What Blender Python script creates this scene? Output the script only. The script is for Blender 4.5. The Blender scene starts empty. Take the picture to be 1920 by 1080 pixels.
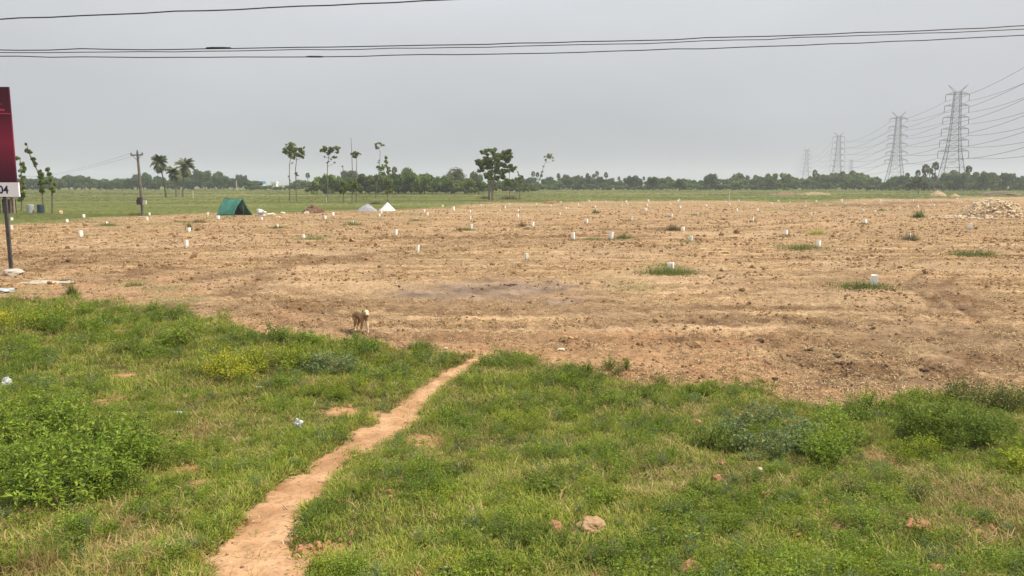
import bpy, bmesh, math, random
import numpy as np
from mathutils import Vector, Matrix, Euler

random.seed(7)
RNG = np.random.default_rng(11)
S = bpy.context.scene
COL = S.collection
R = math.radians

# ------------------------------------------------------------------ camera
FPX = 1450.0                     # focal length in px of the 1920 px wide photograph
CAMZ = 3.0
PITCH = math.atan(195.0 / FPX)
cam_d = bpy.data.cameras.new('camera')
cam_d.sensor_width = 36.0
cam_d.lens = 36.0 * FPX / 1920.0
cam_d.clip_start = 0.1
cam_d.clip_end = 9000.0
cam = bpy.data.objects.new('camera', cam_d)
COL.objects.link(cam)
cam.location = (0, 0, CAMZ)
cam.rotation_euler = (math.pi / 2 - PITCH, 0, 0)
S.camera = cam

# ------------------------------------------------------------------ light
SUN_EL, SUN_AZ = R(53), R(92)    # azimuth to the right of the view
world = bpy.data.worlds.new('World')
S.world = world
world.use_nodes = True
wn = world.node_tree
wn.nodes.clear()
sky = wn.nodes.new('ShaderNodeTexSky')
sky.sky_type = 'NISHITA'
sky.sun_disc = False
sky.sun_elevation = SUN_EL
sky.sun_rotation = SUN_AZ
sky.dust_density = 6.0
sky.air_density = 1.0
sky.ozone_density = 1.0
hs = wn.nodes.new('ShaderNodeHueSaturation')
hs.inputs['Saturation'].default_value = 0.25
mixv = wn.nodes.new('ShaderNodeMixRGB')          # even overcast veil, brighter overhead as hazy skies are
mixv.inputs[0].default_value = 0.82
tcw = wn.nodes.new('ShaderNodeTexCoord'); sxw = wn.nodes.new('ShaderNodeSeparateXYZ')
mrw = wn.nodes.new('ShaderNodeMapRange'); mrw.inputs['From Min'].default_value = 0.0; mrw.inputs['From Max'].default_value = 1.0
vr = wn.nodes.new('ShaderNodeMixRGB')
vr.inputs[1].default_value = (5.15, 5.34, 5.62, 1); vr.inputs[2].default_value = (15.6, 16.1, 16.8, 1)
wn.links.new(tcw.outputs['Generated'], sxw.inputs[0]); wn.links.new(sxw.outputs['Z'], mrw.inputs['Value'])
wn.links.new(mrw.outputs[0], vr.inputs[0])
cln = wn.nodes.new('ShaderNodeTexNoise'); cln.inputs['Scale'].default_value = 2.2; cln.inputs['Detail'].default_value = 4   # barely visible cloud structure
clm = wn.nodes.new('ShaderNodeMapping'); clm.inputs['Scale'].default_value = (1, 1, 3)
clr = wn.nodes.new('ShaderNodeMapRange'); clr.inputs['From Min'].default_value = 0.3; clr.inputs['From Max'].default_value = 0.7; clr.inputs['To Min'].default_value = 0.92; clr.inputs['To Max'].default_value = 1.08
clx = wn.nodes.new('ShaderNodeMixRGB'); clx.blend_type = 'MULTIPLY'; clx.inputs[0].default_value = 1.0
wn.links.new(tcw.outputs['Generated'], clm.inputs[0]); wn.links.new(clm.outputs[0], cln.inputs['Vector']); wn.links.new(cln.outputs['Fac'], clr.inputs['Value'])
wn.links.new(vr.outputs[0], clx.inputs[1]); wn.links.new(clr.outputs[0], clx.inputs[2]); wn.links.new(clx.outputs[0], mixv.inputs[2])
bg = wn.nodes.new('ShaderNodeBackground')
bg.inputs[1].default_value = 0.10
wo = wn.nodes.new('ShaderNodeOutputWorld')
wn.links.new(sky.outputs[0], hs.inputs['Color'])
wn.links.new(hs.outputs[0], mixv.inputs[1])
wn.links.new(mixv.outputs[0], bg.inputs[0])
wn.links.new(bg.outputs[0], wo.inputs[0])

sun_d = bpy.data.lights.new('sun', 'SUN')
sun_d.energy = 5.0
sun_d.angle = R(1.5)
sun_d.color = (1.0, 0.91, 0.74)
sun = bpy.data.objects.new('sun', sun_d)
COL.objects.link(sun)
to_sun = Vector((math.sin(SUN_AZ) * math.cos(SUN_EL), math.cos(SUN_AZ) * math.cos(SUN_EL), math.sin(SUN_EL)))
sun.rotation_euler = (-to_sun).to_track_quat('-Z', 'Y').to_euler()
sun.location = to_sun * 100

S.view_settings.view_transform = 'Standard'
S.view_settings.look = 'None'
S.view_settings.exposure = 0.0
S.view_settings.gamma = 1.0
S.view_settings.use_curve_mapping = False
S.cycles.volume_bounces = 1
S.cycles.max_bounces = 8
S.cycles.use_denoising = True
HAZE_DENSITY = 0.00038
HAZE_COLOR = (0.73, 0.775, 0.86)

# ------------------------------------------------------------------ projection helpers
cp, sp = math.cos(PITCH), math.sin(PITCH)
def ray(px, py):
    a, b = (px - 960) / FPX, (540 - py) / FPX
    return Vector((a, cp + b * sp, -sp + b * cp))
def pt(px, py, Y):               # world point at depth Y seen at a pixel
    d = ray(px, py)
    t = Y / d.y
    return Vector((d.x * t, Y, CAMZ + d.z * t))
def uof(px, py=345):             # azimuth slope x / y of a pixel
    d = ray(px, py)
    return d.x / d.y
def emb(y):                      # road embankment falling towards the field
    s = np.clip((np.asarray(y, float) - 1.2) / 10.8, 0, 1)
    return 1.35 * (1 - s) ** 1.6
def gp(px, py):                  # ground point under a pixel
    d = ray(px, py)
    y = 0.5
    lo, hi = 0.5, 6000.0
    for _ in range(60):
        m = math.sqrt(lo * hi)
        z = CAMZ + d.z / d.y * m
        if z > float(emb(m)): lo = m
        else: hi = m
    y = math.sqrt(lo * hi)
    return Vector((d.x / d.y * y, y, float(emb(y))))

# ------------------------------------------------------------------ noise
def _h(ix, iy, s):
    n = (ix * 374761393 + iy * 668265263 + s * 1442695041) & 0xFFFFFFFF
    n = ((n ^ (n >> 13)) * 1274126177) & 0xFFFFFFFF
    return ((n ^ (n >> 16)) & 0xFFFF) / 65535.0
def vn(x, y, s=0):
    x = np.asarray(x, float); y = np.asarray(y, float)
    ix = np.floor(x).astype(np.int64); iy = np.floor(y).astype(np.int64)
    fx = x - ix; fy = y - iy
    fx = fx * fx * (3 - 2 * fx); fy = fy * fy * (3 - 2 * fy)
    a = _h(ix, iy, s); b = _h(ix + 1, iy, s); c = _h(ix, iy + 1, s); d = _h(ix + 1, iy + 1, s)
    return (a * (1 - fx) + b * fx) * (1 - fy) + (c * (1 - fx) + d * fx) * fy
def fbm(x, y, s=0, o=4):
    t = 0; a = 0.5; n = 0
    for k in range(o):
        t = t + a * vn(x * 2 ** k + 17.3 * k, y * 2 ** k - 9.1 * k, s + k); n += a; a *= 0.5
    return t / n
def smooth(a, b, x):
    t = np.clip((x - a) / (b - a), 0, 1)
    return t * t * (3 - 2 * t)

# ------------------------------------------------------------------ land-use curves (world space)
FG_PX = [(-500, 556), (-100, 556), (0, 560), (100, 562), (230, 568), (330, 582), (390, 600), (480, 622), (560, 628), (640, 642), (720, 652),
         (800, 656), (850, 664), (890, 676), (930, 670), (985, 674), (1060, 686), (1150, 702), (1250, 716), (1350, 730),
         (1450, 747), (1550, 757), (1650, 759), (1750, 752), (1920, 738), (2100, 735), (2500, 735)]
_w = [gp(*p) for p in FG_PX]
FG_U = np.array([p.x / p.y for p in _w]); FG_Y = np.array([p.y for p in _w])
MD_PX = [(-800, 428), (-300, 425), (0, 423), (100, 420), (150, 416), (260, 411), (350, 408), (410, 406), (500, 404), (560, 403), (600, 401), (670, 399),
         (740, 396), (800, 391), (900, 384), (1000, 383), (1100, 378.5), (1250, 377), (1400, 377.5), (1700, 375), (1800, 373), (1920, 369), (2600, 366)]
_w = [gp(*p) for p in MD_PX]
MD_U = np.array([p.x / p.y for p in _w]); MD_Y = np.array([p.y for p in _w])
def fgY(u): return np.interp(u, FG_U, FG_Y)
def mdY(u): return np.interp(u, MD_U, MD_Y)
PATH_PX = [(484, 1120, 310), (494, 1080, 256), (486, 1040, 196), (490, 1000, 152), (512, 960, 118), (556, 920, 118), (610, 880, 104), (646, 850, 92),
           (688, 820, 104), (735, 790, 100), (768, 760, 72), (800, 730, 54), (838, 706, 46), (868, 690, 44), (892, 678, 46), (925, 664, 60)]
PATH = []
for cx, cy, wpx in PATH_PX:
    g = gp(cx, cy); PATH.append((g.x, g.y, wpx / FPX * g.y * 0.5 * 0.93))
PATH = np.array(PATH)
def pathd(x, y):                 # distance to path centre divided by its half width
    best = np.full(np.shape(x), 1e9)
    for i in range(len(PATH) - 1):
        a, b = PATH[i], PATH[i + 1]
        dx, dy = b[0] - a[0], b[1] - a[1]
        t = np.clip(((x - a[0]) * dx + (y - a[1]) * dy) / (dx * dx + dy * dy), 0, 1)
        d = np.hypot(x - a[0] - t * dx, y - a[1] - t * dy) / (a[2] + t * (b[2] - a[2]))
        best = np.minimum(best, d)
    return best
def blob(x, y, px, py, rx, ry):  # soft ellipse on the ground, centre and radii given as seen
    c = gp(px, py)
    r_x = rx / FPX * c.y
    c2 = gp(px, py - ry); r_y = max(abs(c2.y - c.y), 0.05)
    return np.exp(-(((x - c.x) / r_x) ** 2 + ((y - c.y) / r_y) ** 2))
BARE = [(350, 880, 45, 14), (385, 905, 40, 10), (690, 778, 60, 10), (640, 772, 50, 8), (795, 826, 50, 14), (230, 705, 30, 10), (600, 1035, 70, 25),
        (1660, 860, 35, 18), (1110, 975, 30, 16), (170, 760, 40, 14), (250, 745, 30, 10), (1590, 900, 30, 14), (480, 985, 60, 20)]
MUD = [(120, 492, 130, 16), (20, 485, 60, 14), (270, 508, 60, 14), (600, 486, 110, 8), (560, 492, 60, 6), (850, 446, 260, 4), (1000, 443, 160, 4), (1600, 690, 90, 35),
       (1850, 665, 120, 35), (1780, 700, 60, 26), (1480, 600, 200, 8), (1620, 385, 140, 3), (1740, 380, 150, 2.5), (1180, 430, 150, 3), (1430, 645, 40, 12),
       (560, 570, 110, 12), (1080, 565, 90, 8), (1800, 560, 60, 22)]
GREYMUD = [(890, 545, 140, 20), (980, 540, 130, 14), (800, 552, 80, 10), (1060, 565, 60, 7)]
GREEN = [(255, 530, 50, 8), (130, 415, 120, 6), (320, 540, 60, 10), (330, 560, 80, 10), (1250, 500, 60, 8), (585, 445, 60, 5), (1180, 535, 60, 12), (820, 470, 60, 4),
         (30, 545, 80, 8), (1000, 388, 90, 2.5), (1180, 383, 120, 2), (1350, 383, 120, 2), (1560, 384, 120, 2), (880, 390, 80, 2.5), (760, 402, 90, 3), (640, 412, 120, 3), (300, 420, 120, 4), (1480, 395, 100, 2.5), (1000, 398, 60, 2), (1500, 462, 60, 6), (430, 408, 80, 4), (1830, 478, 60, 5), (1640, 395, 60, 3)]
TRACKS = [([(360, 522), (480, 505), (600, 488), (740, 470), (870, 452), (1050, 441), (1250, 433), (1420, 422), (1560, 413)], .55, 1),
          ([(430, 560), (520, 500), (640, 492), (780, 478), (1000, 458), (1220, 446)], .35, .7),
          ([(200, 600), (380, 566), (430, 545), (520, 560), (640, 590), (820, 610), (1000, 612), (1200, 600), (1450, 596), (1700, 604), (1960, 622)], .35, .75),
          ([(420, 585), (560, 605), (760, 632), (960, 640), (1200, 634), (1450, 632), (1700, 650), (1960, 668)], .35, .75),
          ([(1960, 640), (1800, 628), (1650, 632), (1560, 652), (1500, 680)], .30, .8), ([(1960, 664), (1820, 650), (1680, 652), (1600, 668)], .30, .8),
          ([(1960, 696), (1820, 680), (1700, 672), (1590, 690), (1560, 720)], .35, 1), ([(1880, 735), (1780, 712), (1680, 700), (1620, 690)], .35, 1),
          ([(1795, 515), (1762, 540), (1770, 556), (1815, 580), (1838, 600)], .16, 1.2),
          ([(1400, 391), (1500, 388), (1600, 385), (1700, 381), (1830, 377)], .9, 1.1), ([(1180, 399), (1300, 396), (1500, 392), (1640, 390)], .6, .6),
          ([(0, 470), (200, 474), (400, 470), (620, 462), (800, 452)], .4, .5), ([(1250, 560), (1450, 540), (1600, 520), (1720, 490), (1800, 470)], .3, .5),
          ([(900, 425), (1100, 420), (1300, 412), (1500, 404), (1700, 396)], .5, .5), ([(700, 520), (900, 505), (1150, 500), (1400, 490), (1650, 470)], .3, .45)]
TRK = []
for pts_, w_, k_ in TRACKS:
    for off in (0.0, 1.7) if w_ < .5 else (0.0,):
        TRK.append(([(gp(*p).x, gp(*p).y + off) for p in pts_], w_, k_))
def trackmask(x, y):
    out = np.zeros(np.shape(x)); wob = (fbm(x * .5, y * .5, 61, 3) - .5) * 1.2
    for P, w_, k_ in TRK:
        P = np.array(P); sel = (y > P[:, 1].min() - 3) & (y < P[:, 1].max() + 3)
        if not np.any(sel): continue
        xs, ys = x[sel], y[sel]; d = np.full(xs.shape, 1e9)
        for i in range(len(P) - 1):
            ax_, ay_ = P[i]; dx, dy = P[i + 1] - P[i]; t = np.clip(((xs - ax_) * dx + (ys - ay_) * dy) / (dx * dx + dy * dy), 0, 1)
            d = np.minimum(d, np.hypot(xs - ax_ - t * dx, ys - ay_ - t * dy))
        d = d + wob[sel] * w_ * .6
        out[sel] = np.maximum(out[sel], k_ * np.exp(-(d / w_) ** 2))
    return out
DARKSOIL = [(760, 560, 200, 24), (1000, 560, 260, 22), (1200, 580, 200, 16), (480, 575, 120, 12), (1850, 660, 150, 50), (1700, 620, 200, 30), (1600, 700, 130, 36), (600, 488, 140, 10), (420, 515, 90, 10), (1780, 545, 90, 30), (100, 495, 160, 18), (250, 515, 120, 14), (1450, 600, 180, 12)]
REDDISH = [(900, 660, 420, 45), (1250, 690, 300, 40), (1500, 720, 250, 30), (520, 600, 160, 30), (250, 540, 250, 30), (1300, 640, 300, 20)]
PALESOIL = [(500, 520, 140, 26), (620, 500, 90, 14), (560, 475, 200, 8), (300, 455, 280, 10), (720, 545, 130, 16), (1100, 480, 160, 10), (1400, 440, 200, 8), (1250, 525, 200, 18), (1650, 500, 160, 12)]
def masks(x, y):
    u = x / np.maximum(y, 0.3)
    fb = fgY(u)
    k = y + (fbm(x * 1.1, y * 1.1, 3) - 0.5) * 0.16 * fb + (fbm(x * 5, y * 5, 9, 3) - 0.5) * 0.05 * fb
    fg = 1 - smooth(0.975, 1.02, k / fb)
    mb = mdY(u)
    m = y * (1 + (fbm(x * 0.06, y * 0.02, 21) - 0.5) * 0.35 + (fbm(x * 0.35, y * 0.15, 22, 3) - 0.5) * 0.12)
    md = smooth(0.93, 1.10, m / mb + (fbm(x * .12, y * .05, 23, 3) - .5) * .25)
    pd = pathd(x, y)
    pth = 1 - smooth(0.85, 1.15, pd + (fbm(x * 3.5, y * 3.5, 5, 3) - 0.5) * 1.2 + (fbm(x * 12, y * 12, 73, 2) - 0.5) * 0.5)
    bare = 0
    for b in BARE: bare = np.maximum(bare, blob(x, y, *b))
    bare = smooth(0.35, 0.75, bare + (fbm(x * 4, y * 4, 31, 3) - 0.5) * 0.6)
    nz = fbm(x * 1.6, y * 1.6, 41, 4)
    mud = 0
    for b in MUD: mud = np.maximum(mud, blob(x, y, *b))
    mud = smooth(0.35, 1.0, mud + (nz - 0.5) * 2.2) * np.clip(mud * 3, 0, 1)
    gm = 0
    for b in GREYMUD: gm = np.maximum(gm, blob(x, y, *b))
    gm = smooth(0.2, 0.9, gm + (nz - 0.5) * 1.0) * np.clip(gm * 3, 0, 1)
    gr = 0
    for b in GREEN: gr = np.maximum(gr, blob(x, y, *b))
    gr = smooth(0.25, 0.9, gr + (nz - 0.5) * 0.9)
    red = 0
    for b in REDDISH: red = np.maximum(red, blob(x, y, *b))
    red = smooth(.2, .9, red + (fbm(x * .5, y * .5, 63, 4) - .5) * .8)
    pls = 0
    for b in PALESOIL: pls = np.maximum(pls, blob(x, y, *b))
    pls = smooth(.2, .9, pls + (fbm(x * .6, y * .6, 64, 4) - .5) * 1.0)
    drk = 0
    for b in DARKSOIL: drk = np.maximum(drk, blob(x, y, *b))
    drk = smooth(.25, .9, drk + (fbm(x * .8, y * .8, 65, 4) - .5) * 1.5) * np.clip(drk * 3, 0, 1)
    trk = np.clip(trackmask(np.atleast_1d(x), np.atleast_1d(y)) * np.clip(fbm(x * .9, y * .9, 62, 3) * 3.0 - .55, 0, 1.6), 0, 1)
    return dict(dark=drk, track=trk, red=red, pale=pls, fg=fg, meadow=md, path=pth, bare=bare, mud=mud, greymud=gm, green=gr)
def H(x, y, mk=None, detail=True):
    x = np.asarray(x, float); y = np.asarray(y, float)
    r = np.hypot(x, y)
    z = emb(y)
    z = z + (fbm(x * 0.12, y * 0.12, 51, 3) - 0.5) * 0.05 * smooth(9, 20, y)
    z = z + (fbm(x * 0.7, y * 0.7, 52, 3) - 0.5) * (0.07 - 0.04 * smooth(14, 30, y))
    if detail:
        mk = mk or masks(x, y)
        rough = (1 - mk['path'] * 0.8) * (1 - mk['fg'] * 0.5) * (1 - 0.9 * smooth(60, 140, r))
        z = z + (fbm(x * 5.0, y * 5.0, 53, 3) - 0.5) * 0.10 * rough * (1 - 0.5 * smooth(22, 60, r))
        z = z + (np.abs(fbm(x * 2.3, y * 2.3, 54, 4) - 0.5) * -1 + 0.12) * 0.19 * rough * smooth(9, 16, y) * (1 - smooth(70, 120, r))
        z = z + (fbm(x * 19.0, y * 19.0, 56, 2) - 0.5) * 0.035 * rough * (1 - smooth(18, 45, r))
        z = z - mk['track'] * (0.05 + 0.10 * (fbm(x * 4, y * 4, 58, 2) - .5)) * (1 - smooth(40, 90, r))
        z = z - mk['mud'] * (fbm(x * 3, y * 3, 57, 3) - 0.42) * 0.22 * rough
        z = z - 0.05 * mk['path'] * (1 - smooth(11, 16, y))
    return z
def hz(x, y): return float(H(np.array([x]), np.array([y]), None, abs(y) < 30)[0])
def onground(px, py):
    g = gp(px, py); g.z = hz(g.x, g.y); return g

# ------------------------------------------------------------------ object helpers
def tag(o, label, cat, group=None, kind=None):
    if label: o['label'] = label
    if cat: o['category'] = cat
    if group: o['group'] = group
    if kind: o['kind'] = kind
    return o
def empty(name, loc, rz=0.0):
    o = bpy.data.objects.new(name, None)
    o.empty_display_size = 0.2
    o.location = loc; o.rotation_euler = (0, 0, rz)
    COL.objects.link(o); return o
def link(name, me, parent=None, loc=None, rz=None):
    o = bpy.data.objects.new(name, me)
    COL.objects.link(o)
    if parent is not None: o.parent = parent
    if loc is not None: o.location = loc
    if rz is not None: o.rotation_euler = (0, 0, rz)
    return o
def copy_tree(o, parent=None):
    c = o.copy(); COL.objects.link(c)
    if parent is not None: c.parent = parent
    for ch in list(o.children): copy_tree(ch, c)
    return c
class MB:                        # mesh builder
    def __init__(s): s.v = []; s.f = []; s.a = []; s.n = 0
    def add(s, verts, faces, a=None):
        verts = np.asarray(verts, float).reshape(-1, 3)
        for f in faces: s.f.append(tuple(int(i) + s.n for i in f))
        s.a.extend([random.random() if a is None else a] * len(faces))
        s.v.append(verts); s.n += len(verts)
    def quads(s, P, av=None):    # (N,4,3)
        N = len(P)
        if N == 0: return
        base = s.n + np.arange(N)[:, None] * 4 + np.arange(4)[None]
        s.f.extend(map(tuple, base.tolist()))
        s.a.extend((RNG.random(N) if av is None else av).tolist())
        s.v.append(P.reshape(-1, 3)); s.n += 4 * N
    def bar(s, p, q, w, w2=None, sides=4):
        p = Vector(p); q = Vector(q); d = q - p
        if d.length < 1e-6: return
        d.normalize()
        up = Vector((0, 0, 1)) if abs(d.z) < 0.95 else Vector((1, 0, 0))
        a = d.cross(up).normalized(); b = d.cross(a)
        w2 = w if w2 is None else w2
        vs = []
        for c, r in ((p, w), (q, w2)):
            for k in range(sides):
                t = 2 * math.pi * (k + .5) / sides
                vs.append(c + (a * math.cos(t) + b * math.sin(t)) * r)
        fs = [(k, (k + 1) % sides, sides + (k + 1) % sides, sides + k) for k in range(sides)]
        fs += [tuple(range(sides))[::-1], tuple(range(sides, 2 * sides))]
        s.add(vs, fs)
    def tube(s, pts, rad, sides=6):
        pts = [Vector(p) for p in pts]
        if not hasattr(rad, '__len__'): rad = [rad] * len(pts)
        vs = []; fs = []
        a = None
        for i, p in enumerate(pts):
            d = (pts[min(i + 1, len(pts) - 1)] - pts[max(i - 1, 0)]).normalized()
            if a is None:
                up = Vector((0, 0, 1)) if abs(d.z) < 0.9 else Vector((1, 0, 0))
                a = d.cross(up).normalized()
            else:
                a = (a - d * a.dot(d)).normalized()
            b = d.cross(a)
            for k in range(sides):
                t = 2 * math.pi * k / sides
                vs.append(p + (a * math.cos(t) + b * math.sin(t)) * rad[i])
        for i in range(len(pts) - 1):
            for k in range(sides):
                k2 = (k + 1) % sides
                fs.append((i * sides + k, i * sides + k2, (i + 1) * sides + k2, (i + 1) * sides + k))
        fs.append(tuple(range(sides))[::-1]); n = len(pts) - 1
        fs.append(tuple(n * sides + k for k in range(sides)))
        s.add(vs, fs)
    def box(s, c, d, rz=0.0):
        x, y, z = d[0] / 2, d[1] / 2, d[2] / 2
        m = Matrix.Rotation(rz, 3, 'Z')
        vs = [Vector(c) + m @ Vector((a * x, b * y, e * z)) for a in (-1, 1) for b in (-1, 1) for e in (-1, 1)]
        s.add(vs, [(0, 1, 3, 2), (4, 6, 7, 5), (0, 4, 5, 1), (2, 3, 7, 6), (0, 2, 6, 4), (1, 5, 7, 3)])
    def mesh(s, name, mat, smoothf=False):
        me = bpy.data.meshes.new(name)
        V = np.concatenate(s.v) if s.v else np.zeros((0, 3))
        me.from_pydata(V.tolist(), [], s.f)
        at = me.attributes.new('tone', 'FLOAT', 'FACE')
        at.data.foreach_set('value', np.array(s.a, dtype=np.float32))
        if mat is not None: me.materials.append(mat)
        if smoothf: me.polygons.foreach_set('use_smooth', np.ones(len(me.polygons), dtype=bool))
        me.update(); return me
def unit(v): return v / np.maximum(np.linalg.norm(v, axis=-1, keepdims=True), 1e-9)
def leaf_quads(pos, axis, nrm, L, W, fold=0.25):
    axis = unit(axis); side = unit(np.cross(axis, nrm)); n = np.cross(side, axis)
    L = np.broadcast_to(np.asarray(L, float), (len(pos),))[:, None]; W = np.broadcast_to(np.asarray(W, float), (len(pos),))[:, None]
    a = pos; c = pos + axis * L - n * L * 0.15
    b = pos + axis * L * 0.45 + side * W * 0.5 + n * W * fold
    d = pos + axis * L * 0.45 - side * W * 0.5 + n * W * fold
    return np.stack([a, b, c, d], 1)
def rnd_dir(n):
    v = RNG.normal(size=(n, 3)); return unit(v)

# ------------------------------------------------------------------ materials
def newmat(name):
    m = bpy.data.materials.new(name); m.use_nodes = True
    nt = m.node_tree; nt.nodes.clear()
    return m, nt, nt.nodes.new, nt.links.new
def ramp(N, stops):
    r = N('ShaderNodeValToRGB')
    while len(r.color_ramp.elements) < len(stops): r.color_ramp.elements.new(0.5)
    for e, (p, c) in zip(r.color_ramp.elements, stops):
        e.position = p; e.color = (*c, 1)
    return r
def plain(name, col, rough=0.8, var=0.25, scale=8.0, spec=0.3, metal=0.0, bump=0.0, dark=None):
    m, nt, N, L = newmat(name)
    b = N('ShaderNodeBsdfPrincipled'); o = N('ShaderNodeOutputMaterial')
    tc = N('ShaderNodeTexCoord'); nz = N('ShaderNodeTexNoise'); nz.inputs['Scale'].default_value = scale; nz.inputs['Detail'].default_value = 6
    L(tc.outputs['Object'], nz.inputs['Vector'])
    lo = dark or tuple(c * (1 - var) for c in col); hi = tuple(min(1, c * (1 + var * 0.6)) for c in col)
    rp = ramp(N, [(0.3, lo), (0.7, hi)])
    L(nz.outputs['Fac'], rp.inputs[0]); L(rp.outputs[0], b.inputs['Base Color'])
    b.inputs['Roughness'].default_value = rough; b.inputs['Metallic'].default_value = metal
    b.inputs['Specular IOR Level'].default_value = spec
    if bump:
        bp = N('ShaderNodeBump'); bp.inputs['Strength'].default_value = bump; bp.inputs['Distance'].default_value = 0.02
        L(nz.outputs['Fac'], bp.inputs['Height']); L(bp.outputs[0], b.inputs['Normal'])
    L(b.outputs[0], o.inputs[0]); return m
def leafmat(name, stops, trans=0.35, dry=None, dryamt=0.5, wscale=0.9, rough=0.55, tonew=0.5):
    """stops: colour ramp driven by leaf tone, instance and a slow patch noise of the place"""
    m, nt, N, L = newmat(name)
    o = N('ShaderNodeOutputMaterial')
    at = N('ShaderNodeAttribute'); at.attribute_name = 'tone'
    oi = N('ShaderNodeObjectInfo'); geo = N('ShaderNodeNewGeometry')
    nz = N('ShaderNodeTexNoise'); nz.inputs['Scale'].default_value = wscale; nz.inputs['Detail'].default_value = 3
    L(geo.outputs['Position'], nz.inputs['Vector'])
    m1 = N('ShaderNodeMath'); m1.operation = 'MULTIPLY'; m1.inputs[1].default_value = tonew
    L(at.outputs['Fac'], m1.inputs[0])
    m2 = N('ShaderNodeMath'); m2.operation = 'MULTIPLY_ADD'; m2.inputs[1].default_value = 0.28
    L(oi.outputs['Random'], m2.inputs[0]); L(m1.outputs[0], m2.inputs[2])
    m3 = N('ShaderNodeMath'); m3.operation = 'MULTIPLY_ADD'; m3.inputs[1].default_value = 1.1
    L(nz.outputs['Fac'], m3.inputs[0]); L(m2.outputs[0], m3.inputs[2])
    m4 = N('ShaderNodeMath'); m4.operation = 'SUBTRACT'; m4.inputs[1].default_value = 0.45
    L(m3.outputs[0], m4.inputs[0])
    rp = ramp(N, stops); L(m4.outputs[0], rp.inputs[0])
    col = rp.outputs[0]
    if dry is not None:
        n2 = N('ShaderNodeTexNoise'); n2.inputs['Scale'].default_value = 0.55; n2.inputs['Detail'].default_value = 5
        mp = N('ShaderNodeMapping'); mp.inputs['Location'].default_value = (13.7, 4.1, 0)
        L(geo.outputs['Position'], mp.inputs['Vector']); L(mp.outputs[0], n2.inputs['Vector'])
        ad = N('ShaderNodeMath'); ad.operation = 'MULTIPLY_ADD'; ad.inputs[1].default_value = 0.35
        L(at.outputs['Fac'], ad.inputs[0]); L(n2.outputs['Fac'], ad.inputs[2])
        mr = N('ShaderNodeMapRange'); mr.inputs['From Min'].default_value = 0.95 - dryamt * 0.55; mr.inputs['From Max'].default_value = 1.12 - dryamt * 0.55
        L(ad.outputs[0], mr.inputs['Value'])
        mx = N('ShaderNodeMixRGB'); mx.inputs[2].default_value = (*dry, 1)
        L(mr.outputs[0], mx.inputs[0]); L(col, mx.inputs[1]); col = mx.outputs[0]
    b = N('ShaderNodeBsdfPrincipled'); b.inputs['Roughness'].default_value = rough; b.inputs['Specular IOR Level'].default_value = 0.25
    L(col, b.inputs['Base Color'])
    if trans > 0:
        t = N('ShaderNodeBsdfTranslucent'); L(col, t.inputs['Color'])
        ms = N('ShaderNodeMixShader'); ms.inputs[0].default_value = trans
        L(b.outputs[0], ms.inputs[1]); L(t.outputs[0], ms.inputs[2]); L(ms.outputs[0], o.inputs[0])
    else: L(b.outputs[0], o.inputs[0])
    return m

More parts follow.
